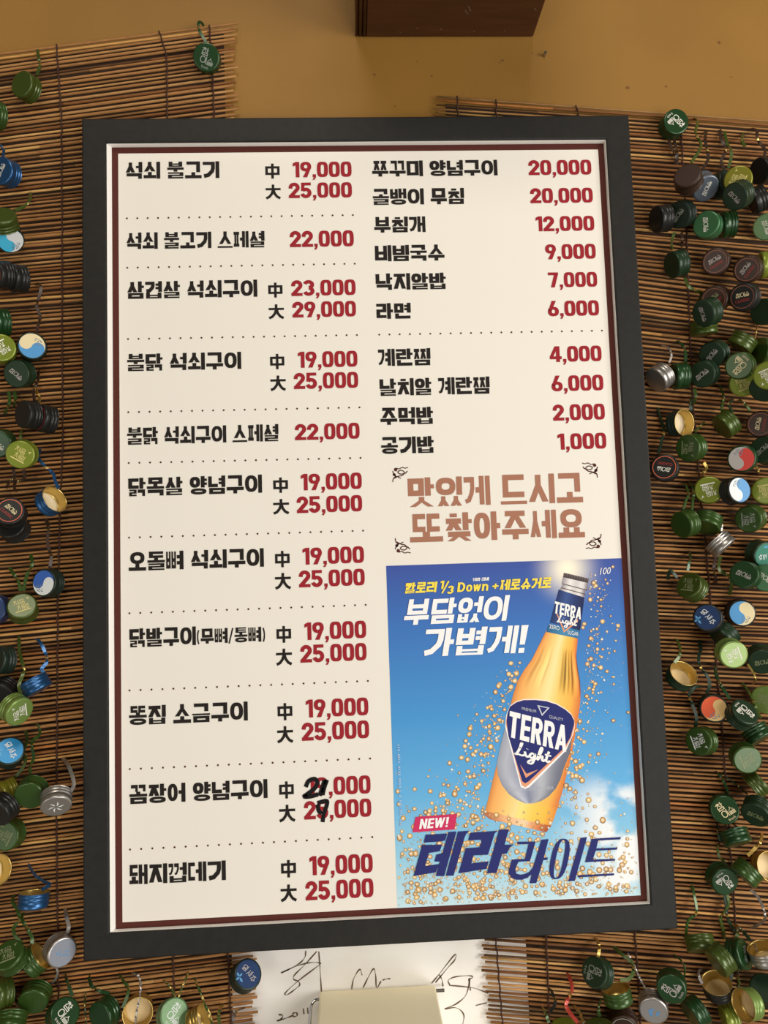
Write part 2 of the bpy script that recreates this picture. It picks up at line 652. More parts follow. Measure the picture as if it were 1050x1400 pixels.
# ------------------------------------------------------------------ the room
v, f = box_vf(-1.6, 1.6, 0.0, 0.08, 0.3, 2.6)
wall = link('wall_back', mesh_from('wall_back', v, f), M_WALL)
wall['kind'] = 'structure'

# ------------------------------------------------------------------ wooden wall box (seen from below)
A, B = at(501, 49, -0.001), at(729, 52, -0.001)
zb = (A.z + B.z) / 2
wb = empty('wooden_box', (A.x, 0, zb))
tag(wb, 'dark brown wooden box fixed to the mustard wall above the menu board', 'box')


def at_root(o, root):
    o.parent = root
    o.matrix_parent_inverse = Matrix.Translation(root.location).inverted()
    return o


v, f = box_vf(A.x, B.x, -0.20, -0.001, zb, zb + 0.16)
at_root(link('box_body', bevelled(mesh_from('box_body', v, f), 0.0008, 1), M_WOOD), wb)
V, Fc = [], []
for k, (dx, r) in enumerate(((-0.0022, 0.0022), (-0.0068, 0.0022), (-0.0110, 0.0016))):
    a, b = tube_vf([Vector((A.x + dx, -0.001, zb + 0.0024)), Vector((A.x + dx, -0.20, zb + 0.0024))], r, 10, len(V))
    V += a
    Fc += b
v, f = box_vf(A.x - 0.0118, A.x, -0.20, -0.001, zb + 0.003, zb + 0.16, len(V))
at_root(link('fluted_trim', mesh_from('fluted_trim', V + v, Fc + f, True), M_WOOD), wb)
V, Fc = [], []
for px, py, L in ((642, 12, 7), (638, 17, 6), (603, 40, 2), (570, 39, 2), (547, 44, 2), (690, 42, 2), (732, 13, 4), (648, 43, 1.5), (664, 44, 1.5)):
    d = ray(px, py)
    t = (zb - 0.0002 - CAM[2]) / d[2]
    P = Vector(CAM + t * d)
    a = random.uniform(.9, 1.5)
    dx, dy = math.cos(a) * L * .0006, math.sin(a) * L * .0006
    o = len(V)
    V += [P + Vector((-dx - .0005, -dy, 0)), P + Vector((-dx + .0005, -dy, 0)), P + Vector((dx + .0004, dy, 0)), P + Vector((dx - .0004, dy, 0))]
    Fc.append((o, o + 3, o + 2, o + 1))
at_root(link('scuff_marks', mesh_from('scuff_marks', V, Fc), M_GREYMARK), wb)

# small screw and the stains on the wall
P = at(744, 77, 0)
V, Fc = tube_vf([P, P + Vector((0.0, -0.006, 0.0008))], [0.0016, 0.0016], 10)
sc = link('screw', mesh_from('screw', V, Fc), M_CHROME)
tag(sc, 'small shiny screw sticking out of the wall right of the wooden box', 'screw')
V, Fc = [], []
for px, py, r in ((728, 72, 1.2), (687, 83, 2.2), (683, 86, 1.2), (512, 102, 2.0), (858, 120, 2.4), (911, 118, 1.6), (570, 84, 1), (590, 104, 1.5), (540, 145, 1.3), (983, 58, 2), (1000, 105, 1.2)):
    P = at(px, py, -0.0003)
    o = len(V)
    n = 9
    for k in range(n):
        rr = r * random.uniform(.5, 1.1) * .0009
        V.append(P + Vector((rr * 1.2 * math.cos(2 * PI * k / n), 0, rr * math.sin(2 * PI * k / n))))
    Fc.append(tuple(range(o, o + n)))
st = link('wall_stains', mesh_from('wall_stains', V, Fc), mat('wall_stain', lin(112, 74, 30), 0.8))
st['kind'] = 'structure'

# ------------------------------------------------------------------ signed paper on the wall
Yp = -0.0012
P0, P1 = at(316, 1250, Yp), at(717, 1250, Yp)
zbot = at(500, 1480, Yp).z
v, f = box_vf(P0.x, P1.x, Yp, -0.0004, zbot, P0.z)
sp = empty('signed_paper', (0, 0, P0.z))
tag(sp, 'white paper sheet with pen signatures on the wall under the menu board', 'paper')
at_root(link('sheet', mesh_from('sheet', v, f), M_PAPER), sp)


def pen(strokes, conv, w, name):
    for s in strokes:
        V, Fc = [], []
        pts = [at(*conv(*p), Yp - 0.0003) for p in s]
        pts = catmull(pts, 6) if len(pts) > 2 else pts
        n = len(pts)
        o = len(V)
        for i, p in enumerate(pts):
            t = (pts[min(i + 1, n - 1)] - pts[max(i - 1, 0)]).normalized()
            nn = Vector((-t.z, 0, t.x)) * (w * (0.65 + 0.35 * math.sin(i * .7)))
            V += [p + nn, p - nn]
        for i in range(n - 1):
            Fc.append((o + 2 * i, o + 2 * i + 1, o + 2 * i + 3, o + 2 * i + 2))
        at_root(link(name, mesh_from(name, V, Fc), M_PEN), sp)


c1 = lambda x, y: (330 + x / 5.526, 1280 + y / 5.526)
c2 = lambda x, y: (500 + x / 4.773, 1270 + y / 4.773)
pen([[(487, 110), (480, 160), (440, 205), (370, 245), (300, 278)], [(570, 115), (480, 215), (405, 290), (395, 325), (430, 340), (440, 370), (400, 405), (345, 443), (335, 425), (440, 330), (585, 220), (590, 203), (520, 200), (420, 225), (300, 278)],
     [(585, 115), (595, 250), (605, 420)], [(833, 400), (850, 320), (895, 250), (912, 295)], [(920, 390), (960, 310), (1000, 245), (1015, 300), (1022, 390), (1055, 340)]], c1, .0007, 'signature')
pen([[(280, 592), (312, 598), (300, 625), (268, 640), (330, 622), (388, 600)], [(425, 590), (410, 577), (390, 585), (392, 603), (412, 607), (425, 590)], [(468, 545), (473, 588)], [(500, 540), (503, 585)]], c1, .0008, 'written_date')
pen([[(110, 335), (130, 328), (160, 325)], [(430, 355), (480, 295), (580, 170), (583, 200), (540, 250), (455, 350)], [(480, 300), (497, 330), (505, 375)], [(550, 370), (540, 335), (590, 312), (680, 306), (698, 318), (672, 328)],
     [(672, 326), (680, 370), (684, 402)], [(682, 322), (655, 430), (590, 490), (515, 522), (590, 515), (640, 560), (630, 640)], [(545, 368), (700, 385), (800, 420)], [(718, 500), (790, 482)]], c2, .0007, 'signature')

# ------------------------------------------------------------------ cream dispenser under the board
A, B = at(437, 1355, -0.004), at(595, 1345, -0.004)
zt = (A.z + B.z) / 2
pd = empty('paper_dispenser', ((A.x + B.x) / 2, 0, zt - 0.12))
tag(pd, 'cream plastic paper dispenser with chrome wire handle below the menu board', 'dispenser')
v, f = box_vf(A.x, B.x, -0.115, -0.004, zt - 0.16, zt)
at_root(link('dispenser_body', bevelled(mesh_from('dispenser_body', v, f), 0.0022, 3), M_CREAM), pd)
pth = catmull([(A.x + .003, -0.010, zt - .005), (A.x - .004, -0.012, zt - .0045), (A.x - .0080, -0.016, zt - .008), (A.x - .0085, -0.03, zt - .012), (A.x - .0085, -0.06, zt - .02), (A.x - .0085, -0.10, zt - .03)], 8)
V, Fc = tube_vf(pth, 0.0016, 10)
at_root(link('wire_handle', mesh_from('wire_handle', V, Fc, True), M_CHROME), pd)
V, Fc = tube_vf([Vector((B.x - .001, -0.008, zt - .0042)), Vector((B.x + .0085, -0.008, zt - .0042))], 0.0016, 10)
at_root(link('hinge_pin', mesh_from('hinge_pin', V, Fc), M_DARKMETAL), pd)

# ------------------------------------------------------------------ reed blinds
Y_REED = -0.0056


def interp(T, x):
    for (a, va), (b, vb) in zip(T, T[1:]):
        if x <= b:
            t = max(0, (x - a) / (b - a))
            return va + (vb - va) * t
    return T[-1][1]


REED_TONE = 1.04
M_GAP_SHADE = mat('reed_gap_shade', lin(58, 39, 24), 0.9)  # dark colour standing in for the shade between the reeds


def reed_blind(name, label, ax, slopes, edge_px, side, xfar, cords, seed, y_top, y_bot=1470):
    rnd = random.Random(seed)
    e0, e1 = at(*edge_px[0], Y_REED), at(*edge_px[1], Y_REED)
    edge = lambda z: e0.x + (e1.x - e0.x) * (z - e0.z) / (e1.z - e0.z)
    root = empty(name, ((e0.x + xfar) / 2, 0, e0.z))
    tag(root, label, 'blind')
    V, Fc, CO = [], [], []
    py = y_top
    first = None
    while py < y_bot:
        P = at(ax, py, Y_REED)
        sl = interp(slopes, py)
        Q = at(ax + 100, py - 100 * math.tan(math.radians(sl)), Y_REED)
        g = (Q.z - P.z) / (Q.x - P.x) + rnd.gauss(0, .0026)
        first = first or (P, g)
        r0 = rnd.choice([1.05, 1.2, 1.3, 1.4, 1.5, 1.7]) * .001
        xe = edge(P.z) + side * rnd.uniform(-.003, .0035)
        base = rnd.random()
        if base < .12:
            col = (172, 128, 78)
        elif base < .3:
            col = (124, 80, 42)
        else:
            k = rnd.random()
            col = (144 + 20 * k, 101 + 16 * k, 57 + 12 * k)
        hasnode = rnd.random() < .45
        xn = rnd.uniform(min(xe, xfar), max(xe, xfar))
        k2 = rnd.choice([.72, .85, 1.15, 1.4])
        col2 = tuple(min(c * k2, q) for c, q in zip(col, (196, 152, 102)))
        xs = [xe + (xfar - xe) * i / 9 for i in range(10)]
        pts = []
        ph, amp = rnd.uniform(0, 6), rnd.uniform(0, .0006)
        dy = rnd.gauss(0, .00035)
        cols, rads = [], []
        if hasnode:
            xs = sorted(xs + [xn - .0004, xn + .0004], reverse=(xfar < xe))
        for x in xs:
            pts.append(Vector((x, Y_REED + dy, P.z + g * (x - P.x) + amp * math.sin(ph + x * 14))))
            s2 = hasnode and ((x > xn) if side > 0 else (x < xn))
            s2 = not s2 if (hasnode and seed % 2) else s2
            cols.append(lin(*(c * REED_TONE for c in (col2 if s2 else col))))
            rads.append(r0 * (.9 if s2 else 1.0))
        rads[0] *= .85
        a, b = tube_vf(pts, rads, 7, len(V))
        V += a
        Fc += b
        for c in cols:
            CO += [c] * 7
        # pitch is measured along the blind, so near rows stay evenly tied
        py += (2 * r0 + rnd.uniform(.0010, .0018)) * 1440
    at_root(link('reed_slats', mesh_from('reed_slats', V, Fc, True, None, CO), M_REED), root)
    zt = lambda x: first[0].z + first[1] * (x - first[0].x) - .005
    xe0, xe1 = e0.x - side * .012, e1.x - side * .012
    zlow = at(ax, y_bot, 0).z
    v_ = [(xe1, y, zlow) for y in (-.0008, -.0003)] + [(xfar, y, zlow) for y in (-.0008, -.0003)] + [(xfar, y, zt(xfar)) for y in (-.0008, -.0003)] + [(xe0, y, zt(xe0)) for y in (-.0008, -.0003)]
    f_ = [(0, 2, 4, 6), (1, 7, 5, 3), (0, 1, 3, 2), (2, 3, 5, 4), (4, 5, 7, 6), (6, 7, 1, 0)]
    at_root(link('gap_shade_sheet', mesh_from('gap_shade_sheet', v_, f_), M_GAP_SHADE), root)  # added sheet behind the reeds so that the gaps look shaded
    for pts in cords:
        P = []
        for (x0, y0), (x1, y1) in zip(pts, pts[1:]):
            n = max(2, int(abs(y1 - y0) / 3.2))
            for k in range(n):
                t = k / n
                q = at(x0 + (x1 - x0) * t, y0 + (y1 - y0) * t, Y_REED - .0023)
                q.y += .0006 * math.sin(len(P) * 1.6)
                q.x += .0004 * math.sin(len(P) * .9)
                P.append(q)
        a, b = tube_vf(P, 0.00085, 5)
        at_root(link('binding_cord', mesh_from('binding_cord', a, b, True), M_CORD), root)
    return root


SL_L = [(40, 7), (100, 8), (200, 7), (300, 5.5), (450, 4), (600, 4.5), (700, 4.8), (800, 4.8), (900, 6), (1000, 7.2), (1100, 7.6), (1200, 7), (1300, 7), (1400, 7.5), (1500, 7.5)]
SL_R = [(140, -4.4), (200, -4), (300, -4), (380, -7), (430, -7.5), (520, -5), (620, -3.8), (700, -2.8), (800, -2.2), (900, -2.4), (1030, -3.2), (1200, -4), (1300, -4.4), (1400, -5), (1500, -5)]
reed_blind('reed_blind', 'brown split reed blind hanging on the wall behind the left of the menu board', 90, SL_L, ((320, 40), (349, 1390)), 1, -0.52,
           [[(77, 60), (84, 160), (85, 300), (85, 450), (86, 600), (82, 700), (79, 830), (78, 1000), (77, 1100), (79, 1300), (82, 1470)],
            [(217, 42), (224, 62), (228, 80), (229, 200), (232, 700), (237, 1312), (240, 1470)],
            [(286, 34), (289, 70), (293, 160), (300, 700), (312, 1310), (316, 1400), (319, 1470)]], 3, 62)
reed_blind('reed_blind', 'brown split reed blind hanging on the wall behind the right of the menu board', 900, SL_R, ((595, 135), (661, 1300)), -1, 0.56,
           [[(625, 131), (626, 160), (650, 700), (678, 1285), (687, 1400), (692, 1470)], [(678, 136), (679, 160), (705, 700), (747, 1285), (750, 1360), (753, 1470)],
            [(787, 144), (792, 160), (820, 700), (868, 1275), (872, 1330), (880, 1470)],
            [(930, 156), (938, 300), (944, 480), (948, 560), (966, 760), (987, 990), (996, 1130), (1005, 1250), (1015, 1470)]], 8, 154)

# ------------------------------------------------------------------ framed menu board
mb = empty('menu_board', tuple(BASE))
tag(mb, 'large black framed restaurant menu board with prices and a beer advert', 'menu board')
bx, by, bz = BASE
yf = by - 0.008                                  # front face of the frame
ox0, ox1, oz0, oz1 = bx - .28824, bx + .28626, bz - .41642, bz + .41924
IN = [at(147, 195.5, yf), at(829, 189.2, yf), at(889.6, 1234.5, yf), at(147.2, 1278.5, yf)]
ix0, ix1 = (IN[0].x + IN[3].x) / 2, (IN[1].x + IN[2].x) / 2
iz1, iz0 = (IN[0].z + IN[1].z) / 2, (IN[2].z + IN[3].z) / 2
mx0, mx1, mz0, mz1 = bx - .26, bx + .26, bz - .39225, bz + .39225
yb = -0.0092                                     # back of the frame, on the reeds


def rect_ring(name, rects, m, close=False):
    V, Fc = [], []
    for (x0, x1, z0, z1, y) in rects:
        V += [(x0, y, z0), (x1, y, z0), (x1, y, z1), (x0, y, z1)]
    n = len(rects)
    for i in range(n if close else n - 1):
        j = (i + 1) % n
        for k in range(4):
            k2 = (k + 1) % 4
            Fc.append((i * 4 + k, i * 4 + k2, j * 4 + k2, j * 4 + k))
    me = mesh_from(name, V, Fc)
    bm = bmesh.new(); bm.from_mesh(me)
    bmesh.ops.recalc_face_normals(bm, faces=bm.faces)
    bm.to_mesh(me); bm.free()
    return at_root(link(name, me, m), mb)


bv = .0016
rect_ring('frame', [(ox0, ox1, oz0, oz1, yb), (ox0, ox1, oz0, oz1, yf + bv), (ox0 + .0004, ox1 - .0004, oz0 + .0004, oz1 - .0004, yf + .0005), (ox0 + bv, ox1 - bv, oz0 + bv, oz1 - bv, yf),
                    (ix0 - bv, ix1 + bv, iz0 - bv, iz1 + bv, yf), (ix0 - .0004, ix1 + .0004, iz0 - .0004, iz1 + .0004, yf + .0006), (ix0, ix1, iz0, iz1, yf + .0016), (ix0, ix1, iz0, iz1, by + .001), (ix0, ix1, iz0, iz1, yb)], M_FRAME, True)
lp = .00025
rect_ring('white_inner_lip', [(ix0 + .0001, ix1 - .0001, iz0 + .0001, iz1 - .0001, yf + .0018), (ix0 + lp, ix1 - lp, iz0 + lp, iz1 - lp, yf + .0018), (mx0, mx1, mz0, mz1, by - .0002), (ix0 + .0001, ix1 - .0001, iz0 + .0001, iz1 - .0001, by + .0006)], M_MATBOARD, True)
v, f = box_vf(ix0 + .0003, ix1 - .0003, by + .0002, yb - .0006, iz0 + .0003, iz1 - .0003)
at_root(link('backing_board', mesh_from('backing_board', v, f), M_MATBOARD), mb)
# the printed sheet: cream field, maroon border
WQ = [at(162, 210.5, by), at(817.5, 204, by), at(876, 1223.5, by), at(167, 1261.5, by)]
wx0, wx1 = (WQ[0].x + WQ[3].x) / 2, (WQ[1].x + WQ[2].x) / 2
wz1, wz0 = (WQ[0].z + WQ[1].z) / 2, (WQ[2].z + WQ[3].z) / 2
v, f = box_vf(mx0, mx1, by, by + .0002, mz0, mz1)
ms = at_root(link('menu_sheet', mesh_from('menu_sheet', v, f), M_SHEET), mb)
V = [(x, by - .0001, z) for (x0, x1, z0, z1) in ((mx0, mx1, mz0, mz1), (wx0, wx1, wz0, wz1)) for x, z in ((x0, z0), (x1, z0), (x1, z1), (x0, z1))]
link('printed_border', mesh_from('printed_border', V, [(k, (k + 1) % 4, 4 + (k + 1) % 4, 4 + k) for k in range(4)]), M_MAROON, ms)
# flat print objects keep room coordinates; the board's root sits at BASE


def menu_text(kind, txt, x0, yb0, x1, yb1, h, m=None, g=GL, shear=0.0, parent=None, Y=INK, slope=False, **kw):
    pol, w = g.text(txt, **kw)
    return put(kind, pol, w, x0, yb0, x1, yb1, h, m or {'dish_name': M_INK, 'size_mark': M_INK, 'price': M_RED}[kind], parent or ms, Y, shear, slope)


# dish names: text, left x, left baseline, right x, right baseline, letter height (photo pixels)
for t in (('석쇠 불고기', 172, 244.5, 300, 243.5, 23), ('석쇠 불고기 스페셜', 173, 340.5, 362, 338.3, 22.5), ('삼겹살 석쇠구이', 174, 408.5, 352, 405.8, 23.5),
          ('불닭 석쇠구이', 174, 507.3, 330, 504.6, 23.5), ('불닭 석쇠구이 스페셜', 174, 607.3, 381, 604, 23.5), ('닭목살 양념구이', 175.5, 678.3, 358.5, 674, 25),
          ('오돌뼈 석쇠구이', 176, 780.5, 361, 775, 25.5), ('닭발구이', 177, 885, 268, 882, 25.5), ('(무뼈/통뼈)', 269, 880.5, 363, 877, 20.5),
          ('똥집 소금구이', 176.5, 991.5, 339, 985, 26), ('꼼장어 양념구이', 177, 1099.5, 366, 1091, 26), ('돼지껍데기', 177, 1209.5, 309, 1203.5, 27),
          ('쭈꾸미 양념구이', 509, 241.3, 680.5, 240, 21.5), ('골뱅이 무침', 510, 280, 635, 279, 22), ('부침개', 512, 318, 582, 317.3, 21.5), ('비빔국수', 513, 357.5, 608, 356, 22),
          ('낙지알밥', 514, 396.7, 610, 395, 22.5), ('라면', 515, 436.3, 562, 435.3, 21.5), ('계란찜', 517.5, 501, 589, 499, 23.5), ('날치알 계란찜', 519.5, 541, 670, 538.5, 23.5),
          ('주먹밥', 520.5, 581.5, 592.5, 579, 23.5), ('공기밥', 521.5, 621, 593.5, 618.7, 23)):
    menu_text('dish_name', *t)
# prices in two sizes
PR = [('19,000', 400.5, 481, 242.6, 241.6, 21), ('25,000', 395, 481.5, 270.8, 270, 21), ('22,000', 396.5, 484, 337.8, 336.8, 22), ('23,000', 398.5, 486.5, 404.7, 403.4, 21.5), ('29,000', 400, 487, 434, 432.8, 21.5),
      ('19,000', 407.5, 489, 502.8, 501.4, 22), ('25,000', 402, 490, 531.8, 530.4, 22), ('22,000', 403.5, 492, 601.6, 600, 22), ('19,000', 411.5, 495, 670.3, 668.6, 22.5), ('25,000', 406, 495.5, 701.2, 699.4, 22.5),
      ('19,000', 414, 498, 771.8, 769.8, 23), ('25,000', 409, 499, 802.8, 800.6, 23), ('19,000', 416.5, 501, 875, 872.5, 24), ('25,000', 411, 501.5, 905.8, 903, 24), ('19,000', 418.5, 504, 981, 978, 24.5), ('25,000', 413, 505, 1012.6, 1009.4, 24.5),
      ('19,000', 421, 507, 1088.6, 1084.6, 25), ('25,000', 416, 508, 1120.6, 1116.4, 25), ('19,000', 423.5, 510, 1197, 1192.6, 26), ('25,000', 418, 511, 1231, 1226.6, 26),
      ('20,000', 723, 809, 239.4, 238.8, 20.5), ('20,000', 725.5, 811, 277.8, 277, 20.5), ('12,000', 733, 813, 316.2, 315.4, 20.5), ('9,000', 746, 815, 354.6, 353.6, 20.5), ('7,000', 750, 817, 393, 392, 20.5), ('6,000', 749.5, 819.5, 432.4, 431.4, 21),
      ('4,000', 752, 823, 495, 493.8, 21.5), ('6,000', 754.5, 825.5, 535, 533.8, 21.5), ('2,000', 756.5, 827.5, 575.2, 573.6, 22), ('1,000', 763, 829.5, 614.8, 613.4, 22)]
for (t, a, b, ya, yb_, h) in PR:
    menu_text('price', t, a, ya, b, yb_, h)
for (t, a, b, y, h) in (('中', 363, 382.5, 244.3, 20.5), ('大', 363.5, 384, 272.5, 20), ('中', 367, 386.5, 407, 20.5), ('大', 367.5, 388.5, 436.3, 20), ('中', 369.5, 389, 505, 21), ('大', 370, 391, 534.6, 21),
                        ('中', 373.8, 394, 674, 21), ('大', 373.8, 395.5, 703.4, 21), ('中', 376.3, 396.3, 775.8, 22.5), ('大', 376.3, 398, 806, 22.5), ('中', 378.3, 398.3, 879, 23), ('大', 377.8, 399.5, 910, 23),
                        ('中', 379.8, 400, 985, 23.5), ('大', 379.3, 401, 1016, 23), ('中', 382, 402, 1092, 23.5), ('大', 382, 404, 1124, 23.5), ('中', 384.5, 405, 1200, 24), ('大', 384, 406, 1233, 23.5)):
    menu_text('size_mark', t, a, y, b, y - (b - a) * .02, h)
# dotted rules
for (a, ya, b, yb_, n) in ((173.5, 298.5, 482.5, 294, 23), (174, 366, 485, 360.5, 23), (175, 463.5, 488, 458, 23), (175.5, 563.5, 491.5, 557, 23), (176, 633, 493, 626, 23), (176.5, 735, 496.5, 725.5, 23), (177, 838.5, 500, 827, 23),
                           (177.2, 944, 503, 931, 23), (177.5, 1051.5, 506, 1037, 23), (177.8, 1161.5, 509, 1144.5, 23), (518.5, 457.5, 823, 452, 23)):
    A, B = at(a, ya, INK), at(b, yb_, INK)
    V, Fc = [], []
    for k in range(n):
        P = A.lerp(B, k / (n - 1))
        o = len(V)
        V += [P + Vector((.00098 * math.cos(2 * PI * i / 10), 0, .00098 * math.sin(2 * PI * i / 10))) for i in range(10)]
        Fc.append(tuple(range(o, o + 10)))
    link('dotted_rule', mesh_from('dotted_rule', V, Fc), M_MAROON, ms)
# hand-written corrections in black marker
def marker(strokes, w, name):
    V, Fc = [], []
    for s in strokes:
        pts = catmull([at(x, y, INK - .0002) for x, y in s], 6)
        o, n = len(V), len(pts)
        for i, p in enumerate(pts):
            t = (pts[min(i + 1, n - 1)] - pts[max(i - 1, 0)]).normalized()
            nn = Vector((-t.z, 0, t.x)) * w
            V += [p + nn, p - nn]
        for i in range(n - 1):
            Fc.append((o + 2 * i, o + 2 * i + 1, o + 2 * i + 3, o + 2 * i + 2))
    link(name, mesh_from(name, V, Fc), M_MARKER, ms)['label'] = 'black hand-written correction'


marker([[(418, 1076), (422, 1068), (430, 1065), (434, 1070), (430, 1078), (420, 1086), (416, 1089), (424, 1089), (435, 1086)], [(444, 1066), (441, 1076), (437, 1088)], [(447, 1066), (443, 1078), (441, 1087)]], .0021, 'marker_digits')
marker([[(434, 1100), (436, 1109), (440, 1112)], [(434, 1098), (446, 1095), (447, 1100), (443, 1112), (441, 1124)]], .0020, 'marker_digit')
# greeting
GG = Glyphs(.215, .185)
for t in (('맛있게', 558.5, 693, 671, 690.5, 40), ('드시고', 685, 689.5, 797.5, 687, 40.5), ('또', 561, 741.7, 606, 740.2, 38.5), ('찾아주세요', 610, 740, 800, 734.7, 39)):
    menu_text('greeting', *t, m=M_BROWN, g=GG)
for (cx, cy, sx_, sy_) in ((546, 647, 1, 1), (808, 641, -1, 1), (549.5, 748, 1, -1), (813, 742, -1, -1)):
    V, Fc = [], []
    for s, w in (([(-9, 12), (-8, 7), (-5, 4), (-8, 0), (-9, -3)], .5), ([(-7, 7), (-1, 4), (4, 3), (7, -1), (3, -4), (-2, -2), (1, 1), (8, 0), (11, -3)], .5), ([(-4, -7), (0, -6), (4, -8), (8, -7), (12, -8)], .45), ([(-8, 3), (-2, 5), (2, 7)], .45)):
        pts = catmull([at(cx + sx_ * x, cy + sy_ * y, INK) for x, y in s], 6)
        o, n = len(V), len(pts)
        for i, p in enumerate(pts):
            t = (pts[min(i + 1, n - 1)] - pts[max(i - 1, 0)]).normalized()
            nn = Vector((-t.z, 0, t.x)) * (w * .0010)
            V += [p + nn, p - nn]
        for i in range(n - 1):
            Fc.append((o + 2 * i, o + 2 * i + 1, o + 2 * i + 3, o + 2 * i + 2))
    for dx, dy, r in ((-5, -5, 2.6), (-7, 2, 2.2)):
        P = at(cx + sx_ * dx, cy + sy_ * dy, INK)
        o = len(V)
        V += [P + Vector((r * .0007 * math.cos(2 * PI * i / 10), 0, r * .0007 * math.sin(2 * PI * i / 10))) for i in range(10)]
        Fc.append(tuple(range(o, o + 10)))
    link('corner_ornament', mesh_from('corner_ornament', V, Fc), M_MAROON, ms)

# ------------------------------------------------------------------ printed beer advert on the board
AQ = [at(528, 773, by), at(848.5, 763.8, by), at(876, 1223.5, by), at(543, 1240.5, by)]
ax0 = (AQ[0].x + AQ[3].x) / 2
ax1 = wx1
az1, az0 = (AQ[0].z + AQ[1].z) / 2, wz0
YA = by - .00015
M_SKY = mat('advert_sky_print', (1, 1, 1, 1), 0.55, spec=.2)
nt = M_SKY.node_tree
bb = nt.nodes['Principled BSDF']
tcn = nt.nodes.new('ShaderNodeTexCoord')
sp3 = nt.nodes.new('ShaderNodeSeparateXYZ')
nt.links.new(tcn.outputs['Generated'], sp3.inputs[0])
rr = nt.nodes.new('ShaderNodeValToRGB')
el = rr.color_ramp.elements
el[0].position, el[0].color = 0.0, lin(196, 226, 236)
el[1].position, el[1].color = 1.0, lin(62, 84, 160)
for p_, c_ in ((.14, (150, 205, 232)), (.32, (100, 176, 226)), (.55, (72, 148, 210)), (.82, (62, 114, 188))):
    e = el.new(p_)
    e.color = lin(*c_)
nt.links.new(sp3.outputs['Z'], rr.inputs[0])
# printed clouds in the lower right of the picture
nz = nt.nodes.new('ShaderNodeTexNoise')
nz.inputs['Scale'].default_value = 5.5
nz.inputs['Detail'].default_value = 7
mpp = nt.nodes.new('ShaderNodeMapping')
mpp.inputs['Scale'].default_value = (1.0, 1.0, 1.9)
mpp.inputs['Location'].default_value = (3.3, 0, 1.4)
nt.links.new(tcn.outputs['Generated'], mpp.inputs[0])
nt.links.new(mpp.outputs[0], nz.inputs['Vector'])


def mr(src, a, b, c=0., d=1.):
    n = nt.nodes.new('ShaderNodeMapRange')
    n.interpolation_type = 'SMOOTHSTEP'
    for i, q in enumerate((a, b, c, d)):
        n.inputs[i + 1].default_value = q
    nt.links.new(src, n.inputs[0])
    return n.outputs[0]


def mul(a, b):
    n = nt.nodes.new('ShaderNodeMath')
    n.operation = 'MULTIPLY'
    nt.links.new(a, n.inputs[0])
    nt.links.new(b, n.inputs[1])
    return n.outputs[0]


band = mul(mr(sp3.outputs['Z'], .38, .27), mr(sp3.outputs['X'], .62, .9))
cl = mul(mr(nz.outputs['Fac'], .40, .58), band)
mxc = nt.nodes.new('ShaderNodeMix')
mxc.data_type = 'RGBA'
mxc.inputs[7].default_value = lin(240, 244, 246)
nt.links.new(cl, mxc.inputs[0])
nt.links.new(rr.outputs[0], mxc.inputs[6])
# sun glare printed behind the bottle's crown cap
vd = nt.nodes.new('ShaderNodeVectorMath')
vd.operation = 'DISTANCE'
gx = nt.nodes.new('ShaderNodeMapping')
gx.inputs['Scale'].default_value = (1, 0, 1.34)
nt.links.new(tcn.outputs['Generated'], gx.inputs[0])
nt.links.new(gx.outputs[0], vd.inputs[0])
P = at(775, 778, by)
vd.inputs[1].default_value = ((P.x - ax0) / (ax1 - ax0), 0, 1.34 * (P.z - az0) / (az1 - az0))
gl = mr(vd.outputs['Value'], .20, .0)
gl2 = nt.nodes.new('ShaderNodeMath')
gl2.operation = 'POWER'
gl2.inputs[1].default_value = 1.8
nt.links.new(gl, gl2.inputs[0])
mxg = nt.nodes.new('ShaderNodeMix')
mxg.data_type = 'RGBA'
mxg.inputs[7].default_value = lin(255, 246, 222)
nt.links.new(gl2.outputs[0], mxg.inputs[0])
nt.links.new(mxc.outputs[2], mxg.inputs[6])
nt.links.new(mxg.outputs[2], bb.inputs['Base Color'])
v, f = box_vf(ax0, ax1, YA, YA + .00012, az0, az1)
ad = at_root(link('beer_advert', mesh_from('beer_advert', v, f), M_SKY), mb)
ad['label'] = 'blue printed beer advert in the lower right of the menu'


def grid_print(name, rows, ncol, colf, Y, parent=None):
    """rows of (left px, right px) -> coloured strip of print"""
    V, CO, Fc = [], [], []
    for i, (a, b) in enumerate(rows):
        for k in range(ncol + 1):
            s = k / ncol
            V.append(at(a[0] + (b[0] - a[0]) * s, a[1] + (b[1] - a[1]) * s, Y))
            CO.append(lin(*colf(i / (len(rows) - 1), s)))
    n = ncol + 1
    for i in range(len(rows) - 1):
        for k in range(ncol):
            Fc.append((i * n + k, i * n + k + 1, (i + 1) * n + k + 1, (i + 1) * n + k))
    return link(name, mesh_from(name, V, Fc, False, None, CO), M_PRINT, parent or ad)


def dense(rows, m=5):
    out = []
    for (a, b), (c, d) in zip(rows, rows[1:]):
        for k in range(m):
            t = k / m
            out.append(((a[0] + (c[0] - a[0]) * t, a[1] + (c[1] - a[1]) * t), (b[0] + (d[0] - b[0]) * t, b[1] + (d[1] - b[1]) * t)))
    return out + [rows[-1]]


def ramp(T, x):
    for (a, ca), (b, cb) in zip(T, T[1:]):
        if x <= b:
            t = (x - a) / (b - a)
            return tuple(p + (q - p) * t for p, q in zip(ca, cb))
    return T[-1][1]


